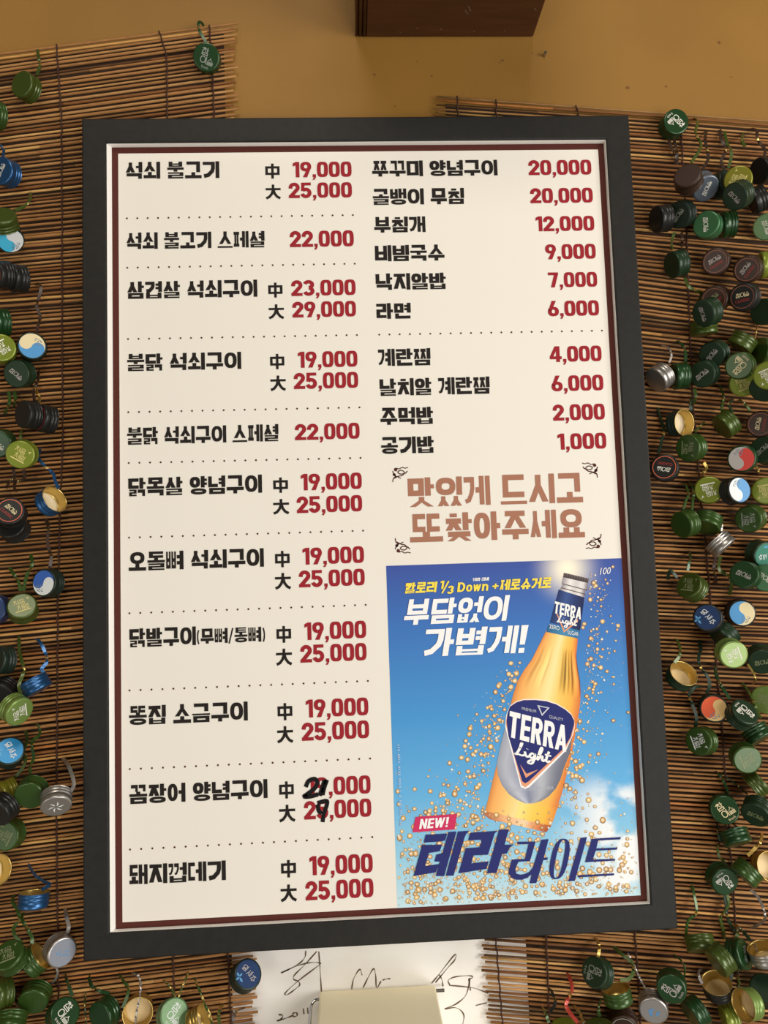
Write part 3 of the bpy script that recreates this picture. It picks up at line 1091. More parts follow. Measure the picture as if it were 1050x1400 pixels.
def px_poly(name, pts, m, Y, parent=None):
    """flat outlined shape of print, corners given in photo pixels"""
    tris = tessellate_polygon([[Vector((x, -y, 0)) for x, y in pts]])
    area2 = lambda t: sum(pts[t[i]][0] * -pts[t[(i + 1) % 3]][1] + pts[t[(i + 1) % 3]][0] * pts[t[i]][1] for i in range(3))
    tris = [t if area2(t) > 0 else t[::-1] for t in map(tuple, tris)]
    return link(name, mesh_from(name, [at(x, y, Y) for x, y in pts], tris), m, parent or ad)


# beads of beer
rb = random.Random(21)
def bead(V, CO, Fc, px, py, r, white=False, Y=YA - .0001):
    o = len(V)
    n = 10
    P = at(px, py, Y - (len(Fc) // 20 % 97) * 4e-6)
    rr_ = r * .00048
    el_ = rb.uniform(.8, 1.15)
    V.append(P + Vector((-.25 * rr_, 0, .3 * rr_)))
    CO.append(lin(255, 250, 232))
    if white:
        rim = rb.choice([(210, 226, 240), (235, 228, 214), (190, 214, 236)])
    else:
        rim = rb.choice([(176, 114, 38), (196, 138, 54), (146, 90, 32), (214, 160, 78), (182, 122, 62)])
    midc = tuple((255 * w + c) / 2 for c, w in zip(rim, (1, .93, .74)))
    for k in range(n):
        a = 2 * PI * k / n
        V.append(P + Vector((rr_ * .55 * math.cos(a), 0, rr_ * .55 * el_ * math.sin(a))))
        CO.append(lin(*midc))
    for k in range(n):
        a = 2 * PI * k / n
        V.append(P + Vector((rr_ * math.cos(a), 0, rr_ * el_ * math.sin(a))))
        q = .80 + .2 * math.sin(a)
        CO.append(lin(*(c * q for c in rim)))
    for k in range(n):
        k2 = (k + 1) % n
        Fc.append((o, o + 1 + k, o + 1 + k2))
        Fc.append((o + 1 + k, o + 1 + n + k, o + 1 + n + k2, o + 1 + k2))


BL_ = [(862, 747), (886, 735), (917, 716), (948, 702), (968, 697), (1054, 677), (1110, 663)]
BR_ = [(862, 790), (915, 790), (948, 794), (990, 789), (1082, 769), (1130, 753)]


def inside_ad(px, py, r):
    t = (py - 770) / 465
    if 862 < py < 1108 and interp(BL_, py) + 3 < px < interp(BR_, py) - 3:
        return False
    return 528 + 15 * t + r < px < 847 + 28 * t - r and 771 - (px - 528) * .028 + r < py < 1240 - (px - 543) * .05 - r


V, CO, Fc = [], [], []
def scatter(n, fx, rmin, rmax, pw=.25):
    for _ in range(n):
        px, py = fx()
        white = rb.random() < pw
        r = rmin + (rmax - rmin) * rb.random() ** 2.6
        if white:
            r *= .5
        if inside_ad(px, py, r):
            bead(V, CO, Fc, px, py, r, white)


def leftside():
    t = rb.random() ** .75
    py = 905 + 215 * t
    return 712 - 62 * t - abs(rb.gauss(0, 8 + 34 * t)), py


def rightside():
    t = rb.random()
    py = 785 + 320 * t
    ex = 805 if t < .3 else 797 - (t - .5) * 70 if t > .5 else 800
    return ex + abs(rb.gauss(0, 15 + 12 * t)), py


def bottom():
    py = 1240 - abs(rb.gauss(0, 62))
    return rb.uniform(545, 872), py


def bottomleft():
    return rb.gauss(650, 60), rb.gauss(1165, 40)


scatter(340, leftside, 1.0, 6.0, .35)
scatter(360, rightside, .9, 5.5, .4)
scatter(1150, bottom, 1.0, 6.5, .18)
scatter(560, bottomleft, 1.0, 6.0, .15)
scatter(30, lambda: (rb.uniform(800, 860), rb.uniform(800, 1000)), .8, 2.2, .8)
for px, py, r in ((838, 775, 4), (812, 797, 6), (807, 820, 4.5), (799, 853, 5), (797, 858, 4), (816, 860, 3.6), (808, 873, 5), (814, 935, 5), (811, 943, 4), (631, 1036, 5.4), (607, 1087, 5), (613, 1074, 4), (612, 1098, 5), (596, 1104, 4), (544, 1082, 4.5),
                  (643, 996, 5), (671, 1021, 6), (661, 1054, 5), (787, 1041, 6), (796, 1067, 6), (774, 1074, 6), (805, 1094, 6), (647, 1116, 6), (812, 1147, 4), (858, 1147, 4), (847, 1190, 5), (859, 974, 4)):
    if inside_ad(px, py, 0):
        bead(V, CO, Fc, px, py, r)
bo = link('printed_bubbles', mesh_from('printed_bubbles', V, Fc, False, None, CO), M_PRINT, ad)
bo['kind'] = 'stuff'

# the bottle
rn = random.Random(5)
streak = [rn.uniform(-1, 1) for _ in range(400)]


def amber(t, s):
    base = ramp([(0, (214, 132, 62)), (.08, (240, 172, 92)), (.3, (252, 206, 122)), (.5, (255, 230, 164)), (.68, (250, 202, 100)), (.86, (246, 182, 76)), (1, (216, 118, 52))], s)
    k = 0
    if .12 < t < .50 and abs(s - .5) > .12:
        k = streak[int(s * 28) * 7 % 400] * 48 * math.sin((t - .12) / .38 * PI)
        if s > .55 and streak[int(s * 30 + 3) * 5 % 400] > .45:
            k -= 110 * math.sin((t - .12) / .38 * PI)
    if t > .88 and s > .45:
        base = tuple(b * .75 + c * .25 for b, c in zip(base, (255, 214, 40)))
    return tuple(max(20, min(255, b + k * w)) for b, w in zip(base, (1, .9, .7)))


rows = dense([((747, 862), (790, 872)), ((741, 874), (789, 884)), ((735, 886), (788, 897)), ((727, 902), (790, 915)), ((716, 917), (793, 932)), ((708, 931), (794, 948)), ((702, 948), (793, 964)), ((697, 968), (789, 990)), ((688, 1010), (781, 1034)),
              ((677, 1054), (769, 1082)), ((667, 1094), (758, 1118)), ((663, 1110), (753, 1130))], 5)
grid_print('printed_bottle', rows, 30, amber, YA - .0002)
rows = dense([((663, 1109), (754, 1129)), ((662, 1114), (750, 1134)), ((670, 1120), (747, 1138))], 2)
grid_print('printed_bottle_base', rows, 10, lambda t, s: ramp([(0, (180, 100, 60)), (.3, (236, 180, 130)), (.6, (250, 214, 170)), (.85, (214, 120, 60)), (1, (160, 80, 40))], s), YA - .00024)
grid_print('printed_neck', dense([((770, 788), (804, 797)), ((768, 797), (803, 806)), ((769, 800), (800, 808)), ((766, 806), (799, 816)), ((764, 812), (797, 820))], 3), 12,
           lambda t, s: ramp([(0, (150, 142, 150)), (.3, (240, 236, 232)), (.55, (206, 200, 200)), (.8, (236, 232, 230)), (1, (120, 110, 120))], s), YA - .0002)
grid_print('printed_crown', dense([((771, 783), (805, 791)), ((770, 789), (804, 797))], 4), 20,
           lambda t, s: tuple(c * (.7 + .5 * (int(s * 20) % 2)) * (1.1 - .4 * t) for c in (96, 84, 84)), YA - .00026)
for y0_, x0_, x1_ in ((797.5, 769, 803), (803, 767.5, 800.5)):
    px_poly('neck_ring', [(x0_, y0_), (x1_, y0_ + 9), (x1_, y0_ + 10.2), (x0_, y0_ + 1.2)], M_DARKMETAL, YA - .00024)
# neck label
lab = lambda t, s: ramp([(0, (30, 48, 98)), (.35, (58, 86, 146)), (.6, (40, 60, 116)), (1, (24, 34, 78))], s)
grid_print('neck_label', dense([((764, 806), (799, 817)), ((752, 851), (793, 862))], 6), 12, lab, YA - .00028)
grid_print('neck_band', dense([((750.5, 853), (793, 862)), ((747, 864), (791, 873))], 3), 8, lambda t, s: ramp([(0, (36, 96, 140)), (.5, (70, 140, 180)), (1, (40, 110, 160))], s), YA - .0003)
# main label: silver shield, then orange-white edge, then navy
sil = lambda t, s: tuple(c * (1.05 - .25 * abs(s - .4) * 2) for c in ramp([(0, (168, 174, 192)), (.2, (196, 200, 214)), (.45, (128, 134, 158)), (.75, (206, 210, 220)), (1, (140, 146, 168))], min(1, max(0, s + .08 * math.sin(t * 5)))))
rows = dense([((697, 966), (785, 985)), ((691, 993), (783.5, 1000)), ((684, 1020), (779, 1030)), ((679, 1044), (771, 1050)), ((681, 1060), (766, 1066)), ((686, 1073), (760, 1078)), ((696, 1086), (750, 1089)), ((706, 1093), (740, 1095)), ((718, 1098.5), (729, 1098.5))], 4)
grid_print('silver_label', rows, 16, sil, YA - .0003)


M_ORANGE = mat('copper_print', lin(224, 150, 110), 0.5)
M_SILVER = mat('silver_print', lin(196, 200, 210), 0.5)
arc_top = [(697, 966), (706, 960), (716, 957), (732, 956.8), (747, 958.5), (761, 963), (773, 970), (781, 977), (785, 985)]
px_poly('label_edge_white', [(690.5, 993), (692, 978)] + [(x, y - 1.2) for x, y in arc_top] + [(786, 992), (784, 1003), (774, 1026), (724, 1076), (718, 1079), (712, 1076)], M_WHITE, YA - .00034)
px_poly('label_edge_copper', [(691.5, 990), (693, 978)] + arc_top + [(785.5, 992), (782, 1006), (773, 1024), (723, 1073), (718, 1076.5), (713, 1073)], M_ORANGE, YA - .00038)
px_poly('label_shield', [(692.5, 986), (694, 975)] + [(x, y + .3) for x, y in arc_top] + [(785, 990), (780, 1008), (771, 1023), (723, 1068), (718, 1071), (714, 1068), (695, 1006)], M_NAVY, YA - .00042)
px_poly('label_chevron', [(711, 1045), (720, 1058), (736, 1052), (719, 1063.5)], M_ORANGE, YA - .00046)
px_poly('label_triangle', [(734.5, 964), (751.5, 967.5), (741, 979)], M_SILVER, YA - .00046)
px_poly('label_triangle_inner', [(737.5, 966), (748.5, 968.3), (741.3, 976)], M_NAVY, YA - .0005)
px_poly('neck_chevron', [(759.5, 836), (761, 836), (772, 862), (790, 846), (790, 850), (771, 865)], M_ORANGE, YA - .00036)


def print_font(name, txt, x0, y0, x1, y1, hpx, m, shear=0., Y=YA - .0005, bold=0.0):
    pol, w = font_polys(txt)
    o = put(name, pol, w, x0, y0, x1, y1, hpx, m, ad, Y, shear, True)
    return o


# bold slanted latin letters
def latin(g, txt):
    out, x = [], 0
    for ch in txt:
        g.P = []
        if ch == 'T':
            g.rect(0, .8, .6, 1); g.rect(.19, 0, .41, 1); w = .6
        elif ch == 'E':
            g.rect(0, 0, .21, 1); [g.rect(0, a, .52, b) for a, b in ((0, .19), (.41, .58), (.81, 1))]; w = .52
        elif ch == 'R':
            g.rect(0, 0, .21, 1); g.path([(.1, .91)] + g.arc(.34, .70, .16, .21, 90, -90, 8) + [(.1, .49)], .19); g.quad((.22, .45), (.42, .45), (.6, 0), (.37, 0)); w = .6
        elif ch == 'A':
            g.quad((0, 0), (.2, 0), (.42, 1), (.22, 1)); g.quad((.44, 0), (.64, 0), (.42, 1), (.22, 1)); g.rect(.14, .2, .5, .36); w = .64
        elif ch == 'N':
            g.rect(0, 0, .2, 1); g.rect(.42, 0, .62, 1); g.quad((0, 1), (.2, 1), (.62, 0), (.42, 0)); w = .62
        elif ch == 'W':
            for a in (0, .36):
                g.quad((a, 1), (a + .19, 1), (a + .33, 0), (a + .14, 0)); g.quad((a + .36, 1), (a + .52, 1), (a + .33, 0), (a + .14, 0))
            w = .9
        elif ch == '!':
            g.quad((.03, .28), (.19, .28), (.22, 1), (0, 1)); g.rect(.02, 0, .2, .18); w = .22
        elif ch == 'D':
            g.rect(0, 0, .19, 1); g.path([(.1, .91)] + g.arc(.28, .5, .27, .41, 90, -90, 12) + [(.1, .09)], .18); w = .64
        elif ch == 'o':
            g.ring(0, 0, .52, .72, .17, .15, 2.3); w = .52
        elif ch == 'w':
            for a in (0, .25):
                g.quad((a, .72), (a + .15, .72), (a + .25, 0), (a + .1, 0)); g.quad((a + .25, .72), (a + .4, .72), (a + .25, 0), (a + .1, 0))
            w = .66
        elif ch == 'n':
            g.rect(0, 0, .17, .72); g.path([(.09, .4)] + g.arc(.27, .44, .165, .2, 160, 0, 8) + [(.435, 0)], .165); w = .52
        out += [[(p[0] + x, p[1]) for p in q] for q in g.P]
        x += w + .08
    return out, x - .08


GA = Glyphs(.175, .155)
for txt, x0, y0, x1, y1, h, sh, nm in (('TERRA', 694, 1007, 774, 1028, 35, .14, 'label_lettering'), ('TERRA', 757, 838, 794, 847, 16, .16, 'neck_lettering')):
    pol, w = latin(GA, txt)
    put(nm, pol, w, x0, y0, x1, y1, h, M_WHITE, ad, YA - .0005, sh, True)
# "Light" in brush script, drawn as strokes in a 100 x 40 box
SCRIPT = [[(0, 3), (6, 6), (12, 20), (16, 36), (18, 38), (17, 32), (10, 14), (5, 4), (10, 5), (20, 4), (26, 8)], [(26, 17), (29, 6), (33, 4), (37, 8)], [(31.5, 25), (32, 26)],
          [(50, 15), (44, 17), (39, 10), (42, 4), (49, 8), (52, 16), (50, 2), (45, -11), (36, -12), (38, -6), (50, 2), (56, 6)], [(56, 5), (64, 20), (69, 36), (66, 38), (60, 14), (59, 4), (65, 14), (70, 16), (70, 6), (73, 4), (78, 9)], [(86, 34), (80, 10), (83, 4), (90, 9)], [(76, 23), (92, 23)]]
def script(name, x0, y0, x1, y1, hpx, w, Y=YA - .0005):
    g = Glyphs()
    for s in SCRIPT:
        pts = catmull([(x / 100, y / 36, 0) for x, y in s], 5)
        g.path([(p.x * 2.1, p.y) for p in pts], w)
    put(name, g.P, 2.1 * .92, x0, y0, x1, y1, hpx, M_WHITE, ad, Y, .10, True)


script('label_script', 703, 1032, 753, 1045, 17.5, .13)
script('neck_script', 761, 851, 789, 857, 11, .13)
print_font('label_small_print', 'PREMIUM', 713.5, 970.5, 733, 974.5, 4, M_SILVER)
print_font('label_small_print', 'QUALITY', 751, 981.5, 770, 986, 4, M_SILVER)
print_font('neck_small_print', 'ZERO', 751, 859, 765, 861.5, 5.5, M_WHITE)
print_font('neck_small_print', 'SUGAR', 776, 867, 791, 870, 5.5, M_WHITE)
print_font('label_small_print', 'CARBONATED ZERO SUGAR BEER', 694, 1082, 757, 1079, 4, M_SILVER, Y=YA - .0004)

# advert lettering
Y2 = YA - .0007
def ad_text(nm, txt, x0, y0, x1, y1, h, m, g=GL, sh=.2, gap=.07):
    pol, w = g.text(txt, gap=gap)
    put(nm, pol, w, x0, y0, x1, y1, h, m, ad, Y2, sh, True)


GB = Glyphs(.195, .165)
ad_text('slogan_line', '칼로리', 553, 811.5, 596, 809.5, 14.5, M_YELLOW)
ad_text('slogan_line', '1', 601, 805, 606, 805, 11, M_YELLOW)
ad_text('slogan_line', '/', 604, 810.5, 612, 810, 16, M_YELLOW)
ad_text('slogan_line', '3', 611, 812, 619.5, 811.6, 11, M_YELLOW)
pol, w = latin(Glyphs(), 'Down')
put('slogan_line', pol, w, 625, 809.5, 667, 807.5, 13, M_YELLOW, ad, Y2, .15, True)
ad_text('slogan_line', '+', 672, 808.5, 680.5, 808, 14, M_YELLOW)
ad_text('slogan_line', '제로슈거로', 683, 807.3, 753, 803.5, 14.5, M_YELLOW)
ad_text('small_note', '*테라 대비', 645, 794.7, 668, 793.6, 4.5, M_WHITE)
ad_text('slogan', '부담없이', 551, 855, 692, 848.5, 35, M_WHITE, GB, .2)
ad_text('slogan', '가볍게!', 577, 898, 717, 892.5, 38, M_WHITE, GB, .2)
px_poly('badge', [(568, 1117), (625, 1112.8), (621.5, 1134), (564, 1138)], M_PINK, Y2)
pol, w = latin(Glyphs(), 'NEW!')
put('badge_lettering', pol, w, 573, 1133.5, 612, 1130.5, 13.5, M_WHITE, ad, Y2 - .0002, .2, True)
# product name, drawn from the advert's own slanted letters
ka = lambda p: (555 + p[0] / 5.95, 1105 + p[1] / 5.95)
kb = lambda p: (685 + p[0] / 5.289, 1120 + p[1] / 5.289)
BOLD = [[(160, 216), (335, 206), (318, 262), (290, 270), (145, 280)],
        [(132, 300), (295, 295), (276, 350), (187, 364), (155, 470), (268, 456), (243, 522), (62, 552)],
        [(346, 194), (411, 190), (312, 552), (244, 552), (268, 456), (278, 434), (232, 434), (248, 378), (298, 366)],
        [(424, 190), (514, 184), (490, 210), (478, 236), (388, 548), (324, 550)],
        [(522, 200), (745, 184), (722, 206), (713, 234), (668, 378), (550, 384), (532, 450), (674, 432), (655, 494), (428, 530), (486, 326), (600, 318), (616, 256), (508, 262)],
        [(758, 176), (838, 170), (802, 298), (880, 296), (846, 318), (822, 368), (782, 374), (738, 526), (658, 530)]]
THIN = [[(120, 164), (250, 162), (210, 303), (128, 308), (110, 340), (104, 370), (112, 394), (140, 402), (175, 396), (205, 382), (232, 350), (292, 150), (344, 144), (310, 280), (340, 277), (336, 294), (306, 296), (256, 462), (207, 464), (222, 398), (190, 424), (150, 438), (110, 438), (76, 424), (56, 396), (58, 362), (68, 328), (80, 292), (172, 288), (200, 180), (116, 182)],
        [(576, 136), (622, 130), (534, 446), (486, 448)],
        [(656, 142), (866, 130), (862, 146), (702, 154), (690, 212), (842, 205), (838, 220), (686, 228), (664, 292), (826, 287), (824, 300), (608, 312)],
        [(560, 406), (820, 392), (816, 406), (556, 421)]]
for q in BOLD:
    px_poly('product_lettering', [ka(p) for p in q], M_NAVY, Y2)
for q in THIN:
    px_poly('product_lettering', [kb(p) for p in q], M_NAVY, Y2)
g = Glyphs()
V, Fc = [], []
n = 40
for k in range(n):
    t = 2 * PI * k / n
    for rx, ry in ((64, 146), (28, 136)):
        u, w = rx * math.copysign(abs(math.cos(t)) ** .8, math.cos(t)), ry * math.copysign(abs(math.sin(t)) ** .8, math.sin(t))
        V.append(at(*kb((424 + u - w * .20, 288 + w)), Y2))
Fc = [(2 * k, 2 * ((k + 1) % n), 2 * ((k + 1) % n) + 1, 2 * k + 1) for k in range(n)]
link('product_lettering', mesh_from('product_lettering', V, Fc), M_NAVY, ad)
# anniversary mark and the tiny vertical note
print_font('anniversary_mark', '100', 820, 785.5, 834, 784.5, 9, M_WHITE, .25, Y2)
V, Fc = [], []
rk = random.Random(4)
y = 1018
while y < 1128:
    if rk.random() < .84:
        P, Q = at(543 + (y - 1018) * .035, y, Y2), at(546.5 + (y - 1018) * .035, y + rk.uniform(1.2, 2.6), Y2)
        o = len(V)
        V += [(P.x, Y2, Q.z), (Q.x, Y2, Q.z), (Q.x, Y2, P.z), (P.x, Y2, P.z)]
        Fc.append((o, o + 1, o + 2, o + 3))
    y += 3.3
link('tiny_vertical_note', mesh_from('tiny_vertical_note', V, Fc), mat('pale_blue_print', lin(150, 190, 225), .5), ad)


# ------------------------------------------------------------------ bottle caps hung on the blinds
CAPCOL = {  # outside paint, inside lacquer
    'green': (32, 70, 34), 'dgreen': (30, 54, 34), 'mgreen': (56, 86, 32), 'olive': (72, 90, 32), 'lime': (122, 136, 44), 'llime': (118, 144, 72), 'yolive': (126, 124, 34), 'lgreen': (66, 118, 76), 'plgreen': (108, 142, 100),
    'teal': (60, 128, 108), 'black': (30, 31, 30), 'bgreen': (28, 42, 34), 'blue': (44, 92, 142), 'sky': (46, 136, 192), 'navy': (40, 64, 108), 'slate': (92, 102, 114), 'silver': (176, 172, 168), 'gold': (190, 160, 84), 'brown': (56, 38, 28), 'red': (176, 64, 52), 'greyblue': (150, 156, 170)}
CM = {}
for k, c in CAPCOL.items():
    met = {'silver': .85, 'gold': .85, 'blue': .7}.get(k, .3)
    if k in ('green', 'mgreen', 'olive', 'dgreen', 'lgreen'):
        c = tuple(q * .92 for q in c)
    dark = k in ('black', 'bgreen', 'brown', 'dgreen')
    CM[k] = mat('cap_' + k, lin(*c), .42 if dark else .34, .1 if dark else met,   .18 if dark else .35, .28 if dark else .35)
M_GOLDIN = mat('gold_lacquer', lin(206, 178, 104), .32, .8)
M_LINER = mat('cream_liner', lin(226, 210, 176), .5)
M_TANLIN = mat('tan_liner', lin(224, 198, 148), .5)
PRT = {k: mat('cap_print_' + k, lin(*c), .5) for k, c in dict(white=(228, 226, 214), cream=(226, 210, 166), gold=(210, 196, 124), faint=(132, 140, 102), grey=(146, 152, 142), orange=(206, 96, 62), rust=(132, 76, 56), red=(172, 52, 48), sred=(206, 62, 54), sorange=(226, 92, 48), sblue=(74, 146, 202), sky=(70, 186, 224),
                                                              rblue=(54, 96, 178), pale=(222, 226, 226), dimwhite=(178, 172, 168), peach=(232, 194, 128), leaf=(88, 156, 204), ink=(112, 132, 150), blue2=(92, 142, 190)).items()}

R_CAP = 14.0
PROFILE = [(12.3, 6.8), (13.2, 6.55), (13.8, 5.95), (13.95, 5.1), (13.97, 1.0), (13.45, .55), (13.42, 0.05), (13.95, -0.4), (14.0, -2.3), (13.5, -2.75), (13.46, -3.2), (14.0, -3.6), (14.05, -5.4), (13.65, -5.75), (13.7, -6.15), (14.25, -6.45), (14.25, -6.8)]
INNER = [(13.6, -6.8), (13.2, -5.5), (13.5, -4.1), (13.0, -2.1), (13.4, -0.3), (12.9, 1.4), (13.0, 5.6)]
_caps = {}


def lathe(name, prof, seg, inner_from, cap_first=True, cap_last=True):
    V, Fc, MI = [], [], []
    n = len(prof)
    for (r, z) in prof:
        for k in range(seg):
            a = 2 * PI * k / seg
            V.append((r * .001 * math.cos(a), r * .001 * math.sin(a), z * .001))
    for i in range(n - 1):
        for k in range(seg):
            k2 = (k + 1) % seg
            Fc.append((i * seg + k, (i + 1) * seg + k, (i + 1) * seg + k2, i * seg + k2))
            MI.append(1 if i >= inner_from else 0)
    if cap_first:
        Fc.append(tuple(range(seg)))
        MI.append(0)
    if cap_last:
        Fc.append(tuple((n - 1) * seg + k for k in range(seg))[::-1])
        MI.append(1)
    me = mesh_from(name, V, Fc, True, MI)
    return me


def cap_mesh(col):
    if col not in _caps:
        me = lathe('cap_shell', PROFILE + INNER, 44, len(PROFILE) - 1)
        me.materials.append(CM[col])
        me.materials.append(M_GOLDIN)
        for p in me.polygons:
            if len(p.vertices) > 4:
                p.use_smooth = False
        _caps[col] = me
    return _caps[col]


def liner_mesh(m):
    key = 'liner' + m.name
    if key not in _caps:
        me = lathe('liner', [(12.7, 5.4), (12.4, 4.7), (9.2, 4.6), (8.8, 5.0), (4.0, 5.0)], 36, 99, False, True)
        me.materials.append(m)
        _caps[key] = me
    return _caps[key]


ZP = .00692
GK = Glyphs(.15, .13)
GKT = Glyphs(.115, .10)


def glyph_faces(txt, cx, cy, size, g=GK, slant=0., width=None):
    """korean text centred at cx, cy (mm), syllable height size (mm)"""
    pol, w = g.text(txt)
    k = (width / w) if width else size
    return [[((cx + (p[0] - w / 2) * k + slant * p[1] * size) * .001, (cy + (p[1] - .5) * size) * .001) for p in q] for q in pol]


def latin_faces(txt, cx, cy, size):
    pol, w = font_polys(txt)
    return [[((cx + (p[0] - w / 2) * size) * .001, (cy + (p[1] - .5) * size) * .001) for p in q] for q in pol]


def rect_f(x0, y0, x1, y1):
    return [[(x0 * .001, y0 * .001), (x1 * .001, y0 * .001), (x1 * .001, y1 * .001), (x0 * .001, y1 * .001)]]


def disc_f(r, r0=0, n=40):
    if r0 == 0:
        return [[(r * .001 * math.cos(2 * PI * k / n), r * .001 * math.sin(2 * PI * k / n)) for k in range(n)]]
    out = []
    for k in range(n):
        a, b = 2 * PI * k / n, 2 * PI * (k + 1) / n
        out.append([(q * .001 * math.cos(t), q * .001 * math.sin(t)) for q, t in ((r0, a), (r, a), (r, b), (r0, b))])
    return out


def swirl_f(r, half):
    """one half of a two-colour swirl disc"""
    P = []
    n = 24
    for k in range(n + 1):
        a = PI * k / n
        P.append((r * math.cos(a), r * math.sin(a)))
    for k in range(1, n):
        a = PI + PI * k / n                                    # lower bulge on the left
        P.append((-r / 2 + r / 2 * math.cos(PI - PI * k / n) * -1 * -1, -r / 2 * math.sin(PI * k / n)))
    for k in range(0, n):
        P.append((r / 2 - r / 2 * math.cos(PI * k / n), r / 2 * math.sin(PI * k / n)))
    if half:
        P = [(-x, -y) for x, y in P]
    return [[(x * .001, y * .001) for x, y in P]]


def bird_f(cx, cy, s):
    return [[((cx + x * s) * .001, (cy + y * s) * .001) for x, y in q] for q in ([(-1, .2), (0, 0), (1.1, .9), (.1, .5)], [(-.2, -.9), (.3, -.1), (0, .4), (-.3, 0)])]


def leaf_f(cx, cy, a, l):
    ca, sa = math.cos(math.radians(a)), math.sin(math.radians(a))
    pts = [(0, 0), (.3, .18), (.65, .2), (1, 0), (.65, -.2), (.3, -.18)]
    return [[((cx + l * (x * ca - y * sa)) * .001, (cy + l * (x * sa + y * ca)) * .001) for x, y in pts]]


def scribble_f(cx, cy, w, h, n, seed, t=.7):
    """tiny brush writing, too small in the photo to be read"""
    r = random.Random(seed)
    g = Glyphs()
    for k in range(n):
        x0 = cx - w / 2 + w * (k + .5) / n
        for _ in range(3):
            x, y = x0 + r.uniform(-.35, .35) * w / n, cy + r.uniform(-.4, .4) * h
            a, l = r.choice([0, 1.57, .8, 2.4]), r.uniform(.5, .8) * w / n
            g.path([(x - l / 2 * math.cos(a), y - l / 2 * math.sin(a)), (x + l / 2 * math.cos(a), y + l / 2 * math.sin(a))], t)
    return [[(p[0] * .001, p[1] * .001) for p in q] for q in g.P]


def print_layers(kind, c1, c2):
    """list of (polygons, material, layer height)"""
    if kind == 'cham':
        return [(glyph_faces('참', -2.2, 5.0, 7.6, GKT) + glyph_faces('이슬', 1.4, -3.0, 7.2, GKT) + latin_faces('fresh', .8, -9.4, 2.6), PRT[c1], 0)]
    if kind == 'cheo':
        return [(glyph_faces('처음', -1.6, 4.4, 5.4, GKT) + glyph_faces('처럼', .6, -1.8, 5.4, GKT) + rect_f(-7, -6.4, 7, -5.2) + bird_f(7.2, 6.2, 2.0), PRT[c1], 0)]
    if kind == 'hand':
        return [(glyph_faces('참이슬', 0, 0, 5.2, GKT, .15), PRT[c1], 0)]
    if kind == 'ring':
        return [(disc_f(11.6, 10.9), PRT[c2 or 'rust'], 0), (glyph_faces('참이슬', 0, 2.2, 4.6, GKT, .15), PRT[c1], 0), (latin_faces('CLASSIC', 0, -3.6, 2.8), PRT['red'], 0)]
    if kind == 'swirl':
        return [(swirl_f(12.2, 0), PRT[c1], 0), (swirl_f(12.2, 1), PRT[c2], 0), (scribble_f(-5.0, -3.6, 7, 4, 3, 4) + scribble_f(-3.0, -7.6, 7, 3.4, 3, 9), PRT['ink'], .00008)]
    if kind == 'ipsae':
        return [(disc_f(12.0), CM[c2], 0), (glyph_faces('잎', -5.8, 3.0, 5.4, GKT, .2) + glyph_faces('새', .2, 1.4, 5.4, GKT, .2) + glyph_faces('주', 5.6, -.8, 5.4, GKT, .2), PRT[c1], .00008),
                (leaf_f(-6, -6.5, 160, 4.5) + leaf_f(-6, -6.5, 80, 4) + leaf_f(-5.6, -7, -20, 5) + leaf_f(-6, -7, 250, 4), PRT['leaf'], .00008)]
    if kind == 'pin':
        P = []
        for k in range(6):
            a = 2 * PI * k / 6
            P.append([((r * math.cos(a + t)) * .001, (r * math.sin(a + t)) * .001) for r, t in ((1.2, 0), (4.4, -.05), (7.6, .38), (4.2, .35))])
        return [(P, PRT['pale'], 0)]
    if kind == 'glyphs':
        return [(disc_f(12.2), CM['greyblue'], 0), (scribble_f(-3.6, -.5, 5.4, 6, 2, 3, 1.0) + scribble_f(3.6, -.5, 5.4, 6, 2, 6, 1.0), PRT['blue2'], .00008)]
    if kind == 'scrape':
        return [(disc_f(12.0), mat('worn_grey', lin(132, 130, 128), .5), 0), (leaf_f(-2, -6, 100, 9) + leaf_f(2, -5, 60, 7) + leaf_f(-4, 0, 30, 6), PRT['blue2'], .00008)]
    return []


def build_print(layers):
    me = bpy.data.meshes.new('cap_print')
    V, Fc, MI, mats = [], [], [], []
    for polys, m, dz in layers:
        if m not in mats:
            mats.append(m)
        for j, q in enumerate(polys):
            ar = sum(q[i][0] * q[(i + 1) % len(q)][1] - q[(i + 1) % len(q)][0] * q[i][1] for i in range(len(q)))
            if ar < 0:
                q = q[::-1]
            o = len(V)
            V += [(p[0], p[1], ZP + dz + (j % 12) * 6e-6) for p in q]
            Fc.append(tuple(range(o, o + len(q))))
            MI.append(mats.index(m))
    me.from_pydata(V, [], Fc)
    for p, i in zip(me.polygons, MI):
        p.material_index = i
    for m in mats:
        me.materials.append(m)
    me.update()
    return me


_prints = {}


def print_mesh(kind, c1, c2):
    key = (kind, c1, c2)
    if key not in _prints:
        _prints[key] = build_print(print_layers(kind, c1, c2))
    return _prints[key]


B0 = Matrix(((1, 0, 0), (0, 0, -1), (0, 1, 0))).to_4x4()     # cap lying flat, face to the room


def cap_rot(ang, tilt, px, py):
    """face direction measured against the line of sight the photo gives at that spot"""
    sight = Vector((0, -1, 0)).rotation_difference(-Vector(ray(px, py)).normalized()).to_matrix().to_4x4()
    a, t = math.radians(ang), math.radians(tilt)
    axis = Vector((0, -1, 0)).cross(Vector((math.cos(a), 0, math.sin(a))))
    return sight @ Matrix.Rotation(t, 4, axis) @ B0


